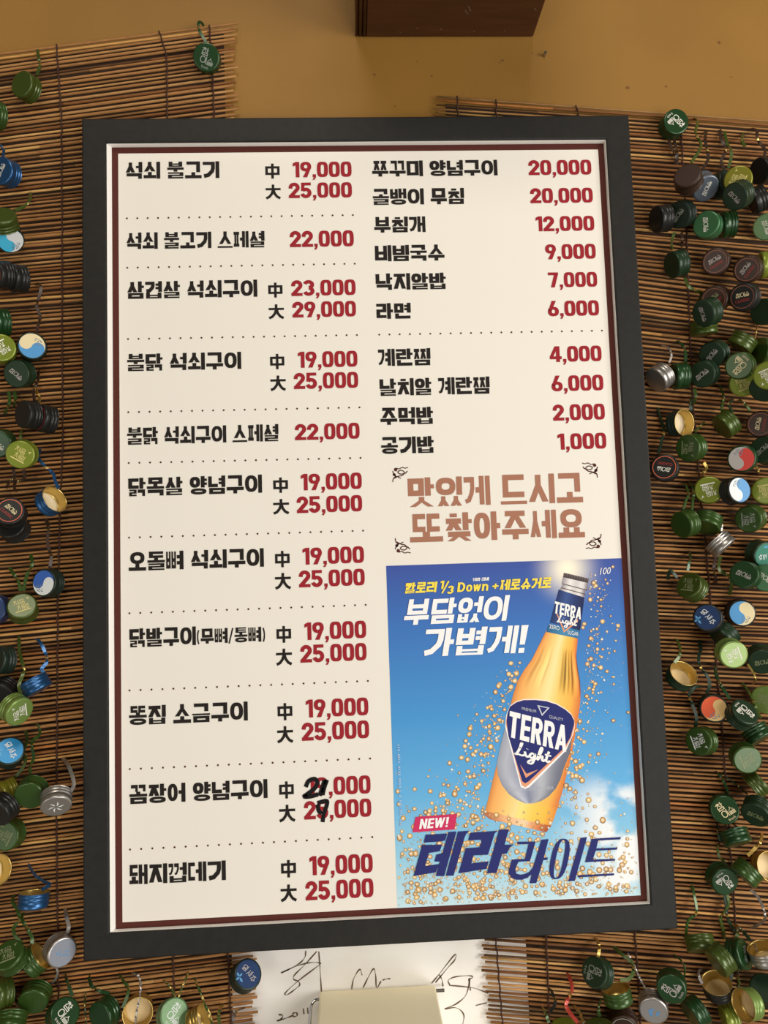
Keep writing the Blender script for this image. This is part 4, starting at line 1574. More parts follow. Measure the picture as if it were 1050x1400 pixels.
PLACED = []
_smp = []
for z in (-6.8, -2.5, 2.5, 6.8):
    for k in range(24):
        _smp.append((14.2 * math.cos(2 * PI * k / 24), 14.2 * math.sin(2 * PI * k / 24), z))
for z in (-6.8, 6.8):
    for r in (5, 10):
        for k in range(10):
            _smp.append((r * math.cos(2 * PI * k / 10), r * math.sin(2 * PI * k / 10), z))
_smp = np.array(_smp) * .001
FR = (ox0, ox1, oz0, oz1)


def inside(P, c, R):
    q = (P - c) @ R
    return (np.hypot(q[:, 0], q[:, 1]) < .0139) & (np.abs(q[:, 2]) < .0066)


def settle(px, py, R4):
    """nearest depth to the reeds where the cap touches nothing hung before it"""
    R = np.array(R4.to_3x3())
    ext = -(_smp @ R.T)[:, 1].min()
    ext_b = (_smp @ R.T)[:, 1].max()
    Y = -0.0080 - ext_b
    while True:
        c = np.array(at(px, py, Y))
        P = c + _smp @ R.T
        hit = ((P[:, 0] > FR[0] - .0003) & (P[:, 0] < FR[1] + .0003) & (P[:, 2] > FR[2] - .0003) & (P[:, 2] < FR[3] + .0003) & (P[:, 1] > -0.0325)).any()
        if not hit:
            for (c2, R2) in PLACED:
                if np.linalg.norm(c - c2) > .034:
                    continue
                if inside(P, c2, R2).any() or inside(c2 + _smp @ R2.T, c, R).any():
                    hit = True
                    break
        if not hit:
            break
        Y -= .0012
        if Y < -.13:
            break
    PLACED.append((c, R))
    return Vector(c)


def ribbon(path, w, th, twist, n0=0.0):
    """thin metal strip, face slots: 0 painted side, 1 lacquered side"""
    V, Fc, MI = [], [], []
    n = len(path)
    for i, p in enumerate(path):
        t = (path[min(i + 1, n - 1)] - path[max(i - 1, 0)])
        t.normalize()
        view = Vector((0, -1, 0))
        a = t.cross(view)
        if a.length < .05:
            a = Vector((1, 0, 0))
        a.normalize()
        b = a.cross(t).normalized()
        s_ = i / (n - 1) * max(1, round(twist * 1.6)) if twist > .4 else 0
        fr = s_ % 1.0
        fr = min(max((fr - .38) / .24, 0), 1)
        fr = fr * fr * (3 - 2 * fr)
        an = n0 + 2 * PI * (int(s_) + fr) if twist <= 2 else 2 * PI * twist * i / (n - 1)
        u = a * math.cos(an) + b * math.sin(an)
        m = t.cross(u).normalized()
        for (du, dm) in ((-1, -1), (1, -1), (1, 1), (-1, 1)):
            V.append(p + u * (du * w / 2) + m * (dm * th / 2))
    for i in range(n - 1):
        for k in range(4):
            k2 = (k + 1) % 4
            Fc.append((i * 4 + k, i * 4 + k2, (i + 1) * 4 + k2, (i + 1) * 4 + k))
            MI.append(1 if k == 2 else 0)
    Fc += [(3, 2, 1, 0), tuple((n - 1) * 4 + k for k in range(4))]
    MI += [0, 0]
    me = mesh_from('hanging_strip', V, Fc, False, MI)
    bm = bmesh.new(); bm.from_mesh(me)
    bmesh.ops.recalc_face_normals(bm, faces=bm.faces)
    bm.to_mesh(me); bm.free()
    return me


def hang_cap(px, py, ang, tilt, col, label, pk=None, prot=0, pc1='grey', pc2=None, tails=(), open_=False, liner=None, group=None):
    R = cap_rot(ang, tilt, px, py)
    c = settle(px, py, R)
    root = empty('bottle_cap', c)
    tag(root, label, 'bottle cap', group or 'bottle caps hung on the reed blinds')
    RM = R.copy()
    sh = link('cap_shell', cap_mesh(col), None, root)
    sh.matrix_local = RM
    if pk:
        pr = link('cap_print', print_mesh(pk, pc1, pc2), None, root)
        pr.matrix_local = RM @ Matrix.Rotation(math.radians(prot), 4, 'Z')
    if open_ or tilt > 95:
        li = link('liner', liner_mesh(liner or M_LINER), None, root)
        li.matrix_local = RM
    rim = R.to_3x3() @ Vector((0, 0, -.0064))
    for T in tails:
        pts = T[0]
        tcol = T[1] if len(T) > 1 and T[1] else col
        w = T[2] if len(T) > 2 else .0031
        tw = T[3] if len(T) > 3 else .55
        n = len(pts)
        P = []
        ys = min(c.y + rim.y, -0.012)
        s0 = at(*pts[0], c.y + rim.y)
        for i, (x, y) in enumerate(pts):
            t = i / (n - 1)
            yy = ys * (1 - t) + (-0.0072) * t - .004 * math.sin(PI * t)
            if i == n - 1:
                yy = -0.0045
            P.append(at(x, y, yy))
        P = catmull(P, 9)
        me = ribbon([p - c for p in P], w, .0009, tw, .22 * (len(PLACED) % 5 - 2))
        me.materials.append(CM[tcol])
        me.materials.append(M_GOLDIN if tcol != 'silver' else CM['silver'])
        link('hanging_strip', me, None, root)
    return root


L_, M_ = M_TANLIN, M_LINER
CAPS = [
    # ---- left of the board, from the top down: px, py, face direction, tilt, paint, label, ...
    (283, 80, 125, 12, 'green', 'dark green cap with white lettering alone near the top right corner of the left blind', dict(pk='cham', prot=-18, pc1='grey', tails=[([(284, 62), (277, 50), (271, 38), (273, 30), (279, 35)],)])),
    (36, 119, 150, 52, 'olive', 'olive green cap seen from its ribbed side near the upper left corner of the blind', dict(tails=[([(50, 103), (54, 92), (53, 80), (51, 66)],)])),
    (-8, 157, 170, 60, 'mgreen', 'green cap mostly cut off by the left edge below the upper olive cap', {}),
    (8, 236, 160, 45, 'blue', 'metallic blue cap with ribbed side at the left edge, highest of the blue caps', dict(pk='hand', prot=60, pc1='white', tails=[([(4, 215), (5, 206), (0, 199), (-5, 196)],)])),
    (12, 325, 300, 30, 'bgreen', 'white and sky blue swirl cap tucked beneath an olive cap at the left edge', dict(pk='swirl', prot=72, pc1='sky', pc2='pale')),
    (4, 302, 100, 58, 'olive', 'smooth olive green cap resting on the white and sky blue swirl cap at left', dict(tails=[([(20, 288), (33, 282), (41, 272), (42, 262)],)])),
    (24, 381, 178, 66, 'black', 'black cap with ribbed side, right of the pair under the left swirl cap', {}),
    (2, 376, 178, 62, 'black', 'black cap with rust ring cut by the left edge, left of the upper black pair', dict(pk='ring', pc1='dimwhite')),
    (0, 441, 180, 72, 'green', 'bright green cap showing its vertical ribs above a lime cap at the left edge', {}),
    (2, 477, 100, 12, 'lime', 'lime cap with white writing and bar beside the cream and blue swirl cap', dict(pk='cheo', prot=212, pc1='white')),
    (44, 474, 100, 8, 'bgreen', 'cream and blue swirl cap with a gold strip leading up, left of the frame', dict(pk='swirl', prot=152, pc1='sblue', pc2='cream', tails=[([(50, 455), (53, 441), (55, 432), (50, 419), (53, 408), (56, 396), (54, 389), (48, 388)], 'brown', .003, 1.6)])),
    (27, 511, 185, 32, 'dgreen', 'dark green cap with small white script right below the cream and blue swirl cap', dict(pk='hand', prot=-38, pc1='dimwhite', tails=[([(12, 535), (13, 550), (8, 562), (5, 566)], 'mgreen'), ([(20, 535), (21, 548), (18, 556)], 'mgreen')])),
    (63, 573, 170, 66, 'black', 'black cap with a red ring stripe, right one of the ribbed pair', dict(pk='ring', pc2='red')),
    (39, 567, 175, 58, 'black', 'brown faced black cap with shiny ribs, left one of the ribbed pair', dict(tails=[([(47, 548), (46, 538), (47, 530), (52, 520), (53, 505)], 'brown'), ([(53, 552), (54, 545), (51, 538), (48, 528)], 'gold')])),
    (0, 606, 195, 22, 'green', 'green cap with white script cut by the left edge beside an olive cap', dict(pk='hand', prot=-40, pc1='white')),
    (30, 621, 195, 16, 'lime', 'olive yellow cap with pale gold writing under the ribbed black pair', dict(pk='cheo', prot=-30, pc1='gold', tails=[([(29, 601), (28, 594), (31, 585)], 'olive'), ([(18, 642), (20, 652), (12, 660), (8, 668)], 'brown'), ([(32, 642), (33, 654), (20, 662), (22, 674)], 'brown')])),
    (69, 686, 214, 132, 'blue', 'open blue cap showing its cream liner, hung by a blue strip', dict(tails=[([(80, 668), (75, 656), (73, 648), (64, 640), (55, 630), (52, 622), (56, 612)], 'blue')])),
    (19, 722, 130, 38, 'black', 'plain black cap half hidden below the orange ringed black cap at left', {}),
    (15, 701, 120, 22, 'black', 'black cap with bright orange ring and white script at the left edge', dict(pk='ring', prot=-45, pc1='cream', pc2='orange')),
    (66, 797, 176, 40, 'bgreen', 'blue and white swirl cap on a dark body beside a lime cap', dict(pk='swirl', prot=-8, pc1='rblue', pc2='pale', tails=[([(68, 777), (70, 760), (66, 748), (65, 735), (66, 720), (62, 706)], 'brown', .003, 1.4)])),
    (31, 832, 105, 28, 'olive', 'olive green cap with gold writing and underline below the blue and white swirl cap', dict(pk='cheo', prot=17, pc1='gold', tails=[([(28, 808), (26, 797), (19, 785), (12, 774)], 'mgreen'), ([(32, 808), (37, 786), (44, 772), (42, 757)], 'mgreen')])),
    (-7, 833, 180, 25, 'navy', 'navy cap almost cut off by the left edge beside the gold lettered olive cap', {}),
    (3, 902, 180, 58, 'bgreen', 'dark teal cap with ribs at the left edge above a black cap', {}),
    (5, 946, 225, 48, 'black', 'black cap with a shiny rim at the left edge above the light green cap', dict(tails=[([(5, 926), (6, 915), (10, 905)], 'gold')])),
    (49, 937, 298, 84, 'blue', 'bright metallic blue cap hanging sideways from a blue and gold strip', dict(tails=[([(60, 920), (57, 914), (64, 905), (62, 893), (56, 880), (49, 871)], 'blue')])),
    (22, 970, 322, 44, 'llime', 'light green cap with white writing and gold ribs below the sideways blue cap', dict(pk='cheo', prot=108, pc1='white', tails=[([(28, 948), (26, 936), (32, 920), (31, 908), (27, 893), (26, 870)], 'olive')])),
    (13, 1029, 90, 16, 'bgreen', 'sky blue cap with white brush writing at the left edge', dict(pk='ipsae', prot=-50, pc1='white', pc2='sky')),
    (12, 1085, 200, 78, 'yolive', 'golden olive cap turned to show its side, beside a dark green cap', dict(tails=[([(20, 1064), (32, 1048), (35, 1035), (32, 1026), (37, 1012), (34, 996)], 'olive')])),
    (43, 1083, 240, 38, 'mgreen', 'dull green cap between the golden olive cap and the silver cap', dict(tails=[([(42, 1058), (41, 1048), (46, 1036), (44, 1024), (44, 1014), (54, 1004), (53, 993), (48, 990)], 'mgreen', .003, 1.6)])),
    (77, 1095, 270, 52, 'silver', 'silver cap with a white pinwheel mark hung from a silver strip', dict(pk='pin', tails=[([(97, 1082), (101, 1072), (98, 1058), (92, 1044), (85, 1036)], 'silver', .0034, .2)])),
    (3, 1106, 220, 58, 'black', 'black ribbed cap at the left edge in front of the golden olive cap', {}),
    (12, 1141, 200, 34, 'mgreen', 'shiny green cap with embossed lines at the left edge under a black cap', dict(pk='cheo', prot=60, pc1='faint')),
    (-8, 1190, 185, 140, 'gold', 'gold cap mostly outside the left edge of the photo', {}),
    (46, 1230, 268, 102, 'blue', 'blue cap standing upright with its golden open end up', dict(tails=[([(57, 1217), (68, 1209), (58, 1204), (46, 1194), (38, 1180)], 'blue', .0032, .3)])),
    (47, 1313, 214, 112, 'mgreen', 'green cap turned open with gold rings, left of the silver and blue cap', dict(tails=[([(44, 1291), (43, 1280), (36, 1268), (30, 1256), (32, 1246)], 'mgreen')])),
    (82, 1299, 315, 32, 'silver', 'silver cap with pale blue lettering by the lower left corner of the frame', dict(pk='glyphs', prot=-5, tails=[([(92, 1276), (94, 1266), (91, 1254), (89, 1241)], 'silver', .0034, .2), ([(76, 1320), (79, 1330), (73, 1342), (58, 1346)], 'silver', .002, .4)])),
    (14, 1309, 130, 36, 'mgreen', 'big green cap with embossed letters in the bottom left cluster', dict(pk='cheo', prot=10, pc1='faint', tails=[([(30, 1290), (20, 1278), (19, 1268), (26, 1258), (24, 1244), (17, 1232), (20, 1222)], 'mgreen')])),
    (2, 1358, 190, 68, 'olive', 'yellow green ribbed cap at the left edge of the bottom left cluster', dict(tails=[([(14, 1345), (19, 1360), (24, 1372), (22, 1382)], 'mgreen')])),
    (48, 1363, 250, 48, 'mgreen', 'dull green cap lying above the bottom edge, beside the yellow green ribbed cap', {}),
    (15, 1397, 262, 74, 'mgreen', 'green cap cut by the bottom left corner of the photo', {}),
    (86, 1387, 30, 22, 'green', 'green cap with large white lettering at the bottom left', dict(pk='cham', prot=-50, pc1='white', tails=[([(99, 1362), (95, 1350), (91, 1340), (89, 1332)], 'green')])),
    (143, 1386, 210, 52, 'green', 'shiny green cap with ribs between the white lettered green cap and the gold cap', dict(tails=[([(150, 1358), (136, 1355), (125, 1347), (121, 1333)], 'green'), ([(118, 1400), (116, 1375), (117, 1352)], 'green', .0012, 3)])),
    (189, 1382, 80, 160, 'gold', 'gold cap with its tan liner showing behind a twisted silver wire', dict(liner=M_TANLIN, tails=[([(185, 1400), (187, 1382), (191, 1364), (192, 1345), (189, 1334), (180, 1330)], 'silver', .0022, 5), ([(168, 1378), (174, 1362), (175, 1350), (168, 1340), (162, 1331)], 'mgreen')])),
    (236, 1387, 10, 16, 'plgreen', 'pale green cap with white lettering hung from a twisted Y shaped strip', dict(pk='cham', prot=-40, pc1='pale', tails=[([(242, 1368), (236, 1355), (230, 1346), (222, 1339)], 'olive', .0020, 3), ([(243, 1368), (248, 1352), (254, 1338), (258, 1326)], 'olive', .0020, 3)])),
    (272, 1398, 200, 118, 'gold', 'gold ringed open cap at the bottom edge right of the pale green cap', dict(tails=[([(290, 1400), (281, 1375), (272, 1352), (264, 1334)], 'mgreen', .0022, 3), ([(300, 1400), (299, 1385), (304, 1373)], 'olive'), ([(318, 1398), (322, 1384), (334, 1378)], 'brown')])),
    (336, 1334, 30, 22, 'bgreen', 'blue cap with white brush lettering overlapping the signed paper under the frame', dict(pk='ipsae', prot=-35, pc1='dimwhite', pc2='navy')),
    # ---- right of the board, from the top down
    (921, 170, 45, 34, 'green', 'green cap with white lettering at the very top of the right blind', dict(pk='cham', prot=222, pc1='white', tails=[([(914, 190), (918, 203), (924, 215), (922, 228)], 'brown'), ([(921, 190), (925, 205), (926, 225)], 'brown')])),
    (988, 252, 20, 60, 'bgreen', 'blackish green cap in the shade between two lettered caps, upper right', dict(tails=[([(990, 232), (986, 220), (992, 205), (986, 190), (984, 174)], 'brown'), ([(996, 230), (1000, 210), (994, 196), (990, 178)], 'olive')])),
    (962, 255, 318, 36, 'slate', 'grey blue cap partly hidden behind a brown black cap, upper right', dict(pk='hand', prot=70, pc1='white', tails=[([(960, 232), (968, 218), (967, 206), (964, 190), (966, 178)], 'brown')])),
    (941, 245, 105, 40, 'brown', 'brown black oval looking cap covering the grey blue one, upper right', dict(tails=[([(945, 222), (956, 206), (958, 196), (951, 182), (954, 166), (950, 162)], 'olive')])),
    (1036, 273, 200, 72, 'black', 'black ribbed cap below a larger black cap at the upper right edge', {}),
    (1044, 233, 185, 45, 'black', 'black cap at the right edge beside the yellow olive cap', dict(tails=[([(1042, 220), (1046, 205), (1036, 192), (1034, 178), (1024, 176)], 'brown'), ([(1018, 200), (1014, 190), (1017, 183)], 'olive')])),
    (1009, 247, 90, 8, 'yolive', 'yellow olive cap with faint bar tucked behind a dark green cap', dict(pk='cheo', prot=60, pc1='gold')),
    (1009, 267, 200, 32, 'dgreen', 'dark green cap with white script in front of the yellow olive cap', dict(pk='hand', prot=-45, pc1='dimwhite')),
    (904, 299, 182, 56, 'black', 'black cap with shiny ribs nearest the frame in the upper right cluster', {}),
    (931, 293, 190, 26, 'bgreen', 'black green cap with grey script overlapping the ribbed black cap', dict(pk='hand', prot=50, pc1='grey', tails=[([(922, 318), (918, 332), (920, 342)], 'olive'), ([(932, 318), (933, 340)], 'brown')])),
    (994, 307, 180, 70, 'green', 'green ribbed cap half in shade behind the mint green cap', {}),
    (968, 308, 150, 22, 'lgreen', 'mint green cap with bold white script, upper right', dict(pk='hand', prot=-84, pc1='white')),
    (1050, 310, 180, 14, 'plgreen', 'pale green cap cut by the right edge below the black ribbed cap', dict(pk='hand', prot=-70, pc1='white')),
    (925, 361, 188, 54, 'dgreen', 'dark green cap with shining ribs left of the rust ringed caps', dict(tails=[([(936, 380), (942, 392), (950, 396), (959, 402), (955, 412)], 'olive')])),
    (979, 358, 150, 8, 'brown', 'brown black cap with rust ring and small script, uppermost and leftmost of the ringed group', dict(pk='ring', prot=27, pc1='dimwhite')),
    (1048, 362, 180, 76, 'lime', 'lime ribbed cap cut by the right edge beside a rust ringed cap', {}),
    (1023, 368, 186, 12, 'brown', 'brown black cap with rust ring and diagonal script, near the right edge', dict(pk='ring', prot=52, pc1='dimwhite')),
    (978, 409, 190, 14, 'brown', 'rust ringed black cap half covered by a dark green cap', dict(pk='ring', prot=40, pc1='faint')),
    (1018, 406, 175, 18, 'black', 'rust ringed black cap with a bluish side, below the diagonal script one', dict(pk='ring', prot=8, pc1='cream')),
    (1047, 426, 180, 30, 'dgreen', 'dark green cap in shade at the right edge beside the bluish sided ringed cap', {}),
    (962, 449, 275, 82, 'olive', 'olive green cap lying on its side under a dark green script cap', {}),
    (967, 427, 195, 42, 'dgreen', 'dark green cap with ridged side and short script stacked over an olive cap', dict(pk='hand', prot=-72, pc1='dimwhite')),
    (976, 484, 205, 22, 'dgreen', 'blackish green cap with diagonal script just above another dark green cap', dict(pk='hand', prot=50, pc1='dimwhite')),
    (1015, 468, 235, 78, 'olive', 'green cap seen from the side with a gold strip lying across it', dict(tails=[([(1030, 474), (1020, 464), (1010, 454)], 'gold', .0014, .3), ([(1031, 468), (1034, 454), (1036, 440)], 'gold', .0014, .5)])),
    (1046, 480, 170, 55, 'mgreen', 'dark green cap at the right edge level with the sideways green cap', {}),
    (1016, 523, 280, 12, 'lime', 'lime cap with faint writing peeking out under a green lettered cap', dict(pk='cheo', prot=20, pc1='gold')),
    (1012, 500, 180, 10, 'mgreen', 'green cap with cream diagonal lettering covering the top of a lime cap', dict(pk='cham', prot=135, pc1='cream')),
    (1046, 529, 230, 30, 'dgreen', 'dark green cap at the right edge under a bright lime cap', {}),
    (1052, 513, 180, 14, 'lime', 'bright lime cap cut by the right edge beside the cream lettered green cap', dict(pk='cheo', prot=200, pc1='white')),
    (963, 511, 192, 22, 'dgreen', 'dark green cap with rising script beside a ribbed green cap', dict(pk='hand', prot=36, pc1='dimwhite', tails=[([(950, 532), (951, 545), (946, 555)], 'mgreen')])),
    (929, 514, 182, 68, 'green', 'green ribbed cap between the grey silver cap and a dark green cap', dict(tails=[([(937, 494), (937, 482), (933, 472), (925, 465)], 'green')])),
    (902, 516, 214, 52, 'silver', 'grey silver cap with a dark worn face touching the frame', dict(tails=[([(915, 496), (918, 486), (914, 476), (904, 472)], 'silver', .002, .6)])),
    (929, 579, 186, 132, 'bgreen', 'open cap with white liner and gold inside below the grey silver cap', dict(tails=[([(945, 562), (944, 550), (948, 542)], 'dgreen'), ([(950, 590), (958, 582), (964, 576)], 'olive', .0018, .5)])),
    (993, 580, 215, 66, 'olive', 'glossy olive green cap with a bright rib highlight left of a rust ringed cap', dict(tails=[([(986, 562), (988, 550), (989, 540), (983, 525)], 'mgreen'), ([(1002, 564), (996, 552), (1004, 546)], 'dgreen')])),
    (1041, 580, 170, 10, 'brown', 'brown cap with coppery ring at the right edge above the red swirl cap', dict(pk='ring', prot=78, pc1='cream', tails=[([(1026, 562), (1018, 552), (1012, 546)], 'olive')])),
    (945, 612, 185, 34, 'mgreen', 'green cap with faint writing directly under the open white lined cap', dict(pk='cheo', prot=265, pc1='faint', tails=[([(962, 632), (966, 640), (962, 646), (964, 652)], 'gold')])),
    (1046, 616, 150, 26, 'dgreen', 'dark green cap with grey script half behind the red swirl cap', dict(pk='hand', prot=40, pc1='grey')),
    (1015, 627, 190, 8, 'green', 'grey and red swirl cap, the only red swirl', dict(pk='swirl', prot=-130, pc1='sred', pc2='dimwhite', tails=[([(1032, 636), (1037, 642), (1037, 650)], 'gold')])),
    (909, 640, 120, 10, 'black', 'black cap with bright orange ring right against the frame, right side', dict(pk='ring', prot=168, pc1='white', pc2='orange', tails=[([(900, 620), (903, 610), (905, 600), (908, 588), (903, 572), (899, 556)], 'dgreen')])),
    (969, 670, 90, 5, 'lime', 'yellow lime cap with upside down white writing left of a white and blue swirl', dict(pk='cheo', prot=190, pc1='white')),
    (1005, 671, 10, 40, 'black', 'black bodied cap with a white and blue swirl turned toward the right', dict(pk='swirl', prot=-120, pc1='sblue', pc2='pale')),
    (1048, 671, 180, 8, 'lime', 'lime cap cut by the right edge beside the white and blue swirl', dict(pk='cheo', prot=186, pc1='gold')),
    (967, 715, 252, 58, 'mgreen', 'green cap tilted face down behind another green cap, above the silver sideways cap', {}),
    (937, 716, 196, 44, 'mgreen', 'green cap with dark face hanging below the two green strips', dict(tails=[([(934, 697), (938, 684), (941, 676), (938, 664), (933, 660)], 'mgreen'), ([(946, 698), (947, 686), (948, 674), (946, 662), (940, 658)], 'mgreen')])),
    (985, 744, 312, 86, 'silver', 'silver cap hanging sideways with a thin gold band', dict(tails=[([(986, 727), (987, 718), (982, 712)], 'silver', .0018, .5), ([(980, 758), (976, 774), (978, 790), (979, 800)], 'brown'), ([(985, 760), (983, 778), (996, 788), (1000, 800), (996, 816)], 'olive')])),
    (1026, 709, 200, 22, 'mgreen', 'deep green cap with writing turned sideways beneath the white and blue swirl', dict(pk='cheo', prot=270, pc1='grey')),
    (1040, 757, 340, 42, 'dgreen', 'dark green cap with a pale teal face toward the right edge', dict(pk='ipsae', prot=200, pc1='pale', pc2='teal')),
    (1048, 790, 180, 8, 'lgreen', 'medium green cap with white script cut by the right edge', dict(pk='hand', prot=-40, pc1='white')),
    (1019, 786, 160, 14, 'green', 'dark green cap with grey script left of the medium green edge cap', dict(pk='hand', prot=-26, pc1='dimwhite')),
    (946, 803, 140, 38, 'olive', 'olive cap with pale writing and underline above a navy cap', dict(pk='cheo', prot=-14, pc1='faint', tails=[([(940, 780), (942, 770), (944, 762), (942, 752)], 'green'), ([(926, 790), (918, 781), (914, 783), (914, 794)], 'dgreen')])),
    (990, 868, 225, 64, 'dgreen', 'dark green ribbed cap wedged behind a light green lettered cap', {}),
    (968, 845, 140, 8, 'black', 'navy cap with white brush lettering and blue leaf beside the board', dict(pk='ipsae', prot=-38, pc1='pale', pc2='navy')),
    (1012, 838, 350, 16, 'black', 'black bodied cap with blue and cream swirl right of the navy cap', dict(pk='swirl', prot=55, pc1='sblue', pc2='cream')),
    (1041, 901, 275, 30, 'dgreen', 'very dark green cap at the right edge beside the light green lettered cap', dict(pk='hand', prot=10, pc1='faint')),
    (1000, 893, 320, 24, 'llime', 'light green cap with white writing just below the navy and swirl caps', dict(pk='cheo', prot=106, pc1='white', tails=[([(1022, 908), (1030, 920), (1033, 930), (1028, 936)], 'gold', .0020, .8)])),
    (931, 925, 228, 138, 'dgreen', 'open cap with golden liner next to the frame, above the orange swirl cap', dict(liner=M_TANLIN, tails=[([(922, 906), (929, 896), (929, 884), (924, 872)], 'olive')])),
    (975, 968, 320, 10, 'bgreen', 'orange and cream swirl cap, the only orange one', dict(pk='swirl', prot=30, pc1='sorange', pc2='peach', tails=[([(966, 948), (970, 938), (968, 926), (958, 912), (955, 900), (958, 886), (954, 872)], 'dgreen'), ([(950, 1000), (952, 980), (946, 962), (942, 950), (950, 940), (958, 938)], 'dgreen')])),
    (1048, 957, 170, 14, 'llime', 'grey lime cap at the right edge beside a tilted dark green cap', dict(pk='cheo', prot=60, pc1='faint')),
    (1035, 1004, 300, 82, 'green', 'green ribbed cap lying on its side below a tilted lettered cap', {}),
    (1014, 977, 40, 46, 'dgreen', 'tilted dark green cap with white lettering right of the orange swirl cap', dict(pk='cham', prot=225, pc1='white', tails=[([(998, 956), (990, 944), (984, 934), (978, 918), (980, 908)], 'green'), ([(1040, 982), (1034, 970), (1026, 950), (1014, 932)], 'olive')])),
    (959, 1013, 186, 28, 'mgreen', 'green cap with silvery writing and side bar below the orange swirl cap', dict(pk='cheo', prot=285, pc1='pale')),
    (1019, 1036, 310, 26, 'mgreen', 'green cap with faint gold writing under the sideways ribbed cap', dict(pk='cheo', prot=290, pc1='faint')),
    (1034, 1071, 36, 92, 'olive', 'green and gold cap on its side below the faint gold lettered cap', {}),
    (990, 1106, 300, 10, 'green', 'green cap with large gold white lettering facing straight out', dict(pk='cham', prot=33, pc1='cream', tails=[([(996, 1085), (990, 1070), (984, 1060), (979, 1054)], 'green'), ([(1022, 1086), (1006, 1072), (992, 1062), (984, 1056)], 'dgreen', .0014, 1)])),
    (1035, 1109, 242, 44, 'dgreen', 'dark green cap tilted downward at right of the gold white lettered cap', dict(pk='hand', prot=-20, pc1='faint')),
    (1006, 1145, 285, 82, 'green', 'shiny green cap on its side under the gold white lettered cap', dict(tails=[([(985, 1150), (982, 1138), (981, 1126)], 'dgreen'), ([(1010, 1132), (1002, 1126), (998, 1120)], 'dgreen', .0014, 1)])),
    (987, 1201, 312, 38, 'green', 'green cap with bright white lettering below the shiny sideways green cap', dict(pk='cham', prot=212, pc1='white', tails=[([(990, 1178), (984, 1172), (981, 1160), (985, 1152)], 'olive', .0024, 1.5), ([(994, 1222), (996, 1236), (990, 1248), (985, 1256), (989, 1272), (991, 1284)], 'olive'), ([(990, 1222), (993, 1240), (994, 1252), (1000, 1266), (1008, 1278)], 'dgreen')])),
    (1048, 1184, 175, 148, 'gold', 'gold cap with a tan liner at the right edge beside a green cap', dict(liner=M_TANLIN, tails=[([(1022, 1170), (1032, 1160), (1040, 1150), (1042, 1138)], 'gold')])),
    (1021, 1193, 225, 84, 'mgreen', 'green gold cap on its side between two bright lettered and gold caps', dict(tails=[([(1026, 1216), (1036, 1226), (1043, 1240), (1046, 1254), (1040, 1262), (1026, 1270)], 'silver', .0026, .8)])),
    (957, 1290, 276, 82, 'olive', 'lime green cap on its side near the lower right corner of the frame', dict(tails=[([(938, 1278), (939, 1266), (942, 1257), (951, 1250), (952, 1240), (949, 1224), (946, 1208)], 'mgreen', .0028, .8)])),
    (985, 1312, 216, 74, 'olive', 'dull olive ribbed cap left of a narrow looking dark green cap', {}),
    (1010, 1305, 6, 62, 'green', 'dark green cap turned so its lettered face looks narrow, lower right', dict(pk='hand', prot=80, pc1='grey', tails=[([(1006, 1284), (1008, 1274), (1004, 1264)], 'olive')])),
    (1045, 1305, 282, 122, 'silver', 'silver cap open upward with gold inside at the right edge', dict(liner=M_TANLIN, tails=[([(1026, 1286), (1018, 1276), (1010, 1268), (1002, 1264)], 'dgreen'), ([(1034, 1300), (1032, 1292), (1026, 1287)], 'silver', .0018, .5)])),
    (1046, 1354, 90, 22, 'dgreen', 'dark green cap at the lower right edge above the gold lined green cap', {}),
    (852, 1400, 270, 40, 'brown', 'dark grey brown cap at the bottom edge below the open green cap', dict(pk='ring', prot=0, pc1='faint', pc2='grey')),
    (817, 1330, 176, 32, 'dgreen', 'dark green cap with grey lettering hanging just below the frame', dict(pk='cham', prot=250, pc1='grey', tails=[([(817, 1309), (819, 1300), (818, 1290), (814, 1281)], 'gold')])),
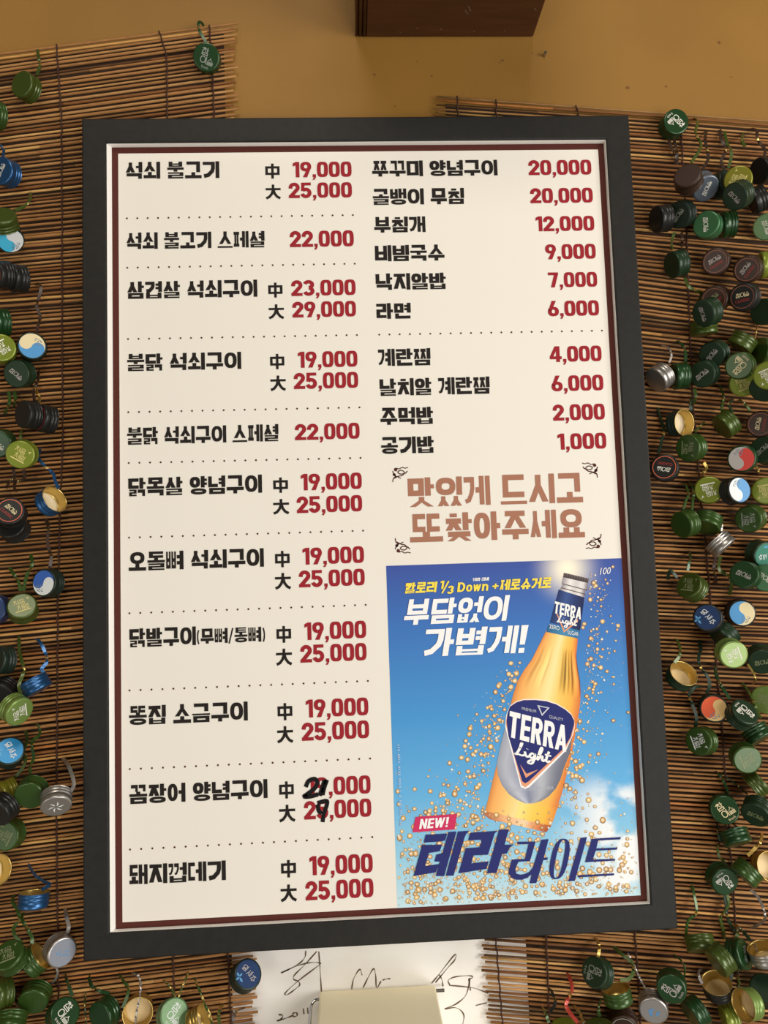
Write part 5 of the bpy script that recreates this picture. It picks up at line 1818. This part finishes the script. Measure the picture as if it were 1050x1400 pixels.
    (844, 1361, 278, 114, 'mgreen', 'green cap open upward with gold inside beside the grey lettered dark green cap', dict(liner=M_TANLIN, tails=[([(848, 1340), (860, 1338), (866, 1328), (864, 1316), (852, 1306), (838, 1294)], 'olive', .0034, .8), ([(820, 1390), (818, 1378), (822, 1366)], 'mgreen')])),
    (893, 1376, 265, 38, 'silver', 'silver cap with a worn blue grey face hung from a twisted wire', dict(pk='scrape', tails=[([(888, 1358), (882, 1350), (874, 1336), (866, 1318), (858, 1303)], 'silver', .0022, 5)])),
    (918, 1348, 262, 26, 'green', 'green cap with grey white lettering right of the worn silver cap', dict(pk='cham', prot=55, pc1='dimwhite', tails=[([(936, 1334), (936, 1322), (930, 1312), (920, 1305)], 'mgreen', .0018, .6)])),
    (951, 1384, 212, 72, 'green', 'green cap with curved ribs near the bottom edge, left of the open black cap', {}),
    (981, 1350, 272, 142, 'black', 'open black cap with a large tan liner at the lower right', dict(liner=M_TANLIN, tails=[([(960, 1345), (956, 1336), (955, 1328), (960, 1326)], 'silver', .0026, .6), ([(1000, 1340), (998, 1325), (990, 1318)], 'dgreen')])),
    (998, 1393, 190, 78, 'lime', 'lime ribbed cap at the bottom edge left of the gold lined green cap', {}),
    (1023, 1373, 12, 134, 'llime', 'light green cap lying open with gold inside at the lower right', dict(liner=M_TANLIN, tails=[([(1010, 1350), (1010, 1340), (1006, 1330)], 'olive')])),
    (774, 1411, 90, 60, 'lime', 'lime green cap rim just showing at the bottom edge beside a red strip', dict(tails=[([(750, 1398), (746, 1386), (741, 1376)], 'mgreen'), ([(752, 1384), (759, 1372), (756, 1360), (752, 1350)], 'black')])),
    (820, 1411, 90, 60, 'olive', 'olive green cap rim just showing at the bottom edge under the grey lettered cap', {}),
    (796, 1420, 90, 60, 'red', 'red cap below the bottom edge whose red strip hangs up the blind', dict(tails=[([(790, 1398), (780, 1386), (774, 1374), (778, 1362), (782, 1352), (780, 1340), (776, 1330)], 'red', .0036, .5), ([(798, 1398), (793, 1386), (784, 1374)], 'green')])),
]
for (px, py, ang, tilt, col, label, kw) in CAPS:
    hang_cap(px, py, ang, tilt, col, label, **kw)
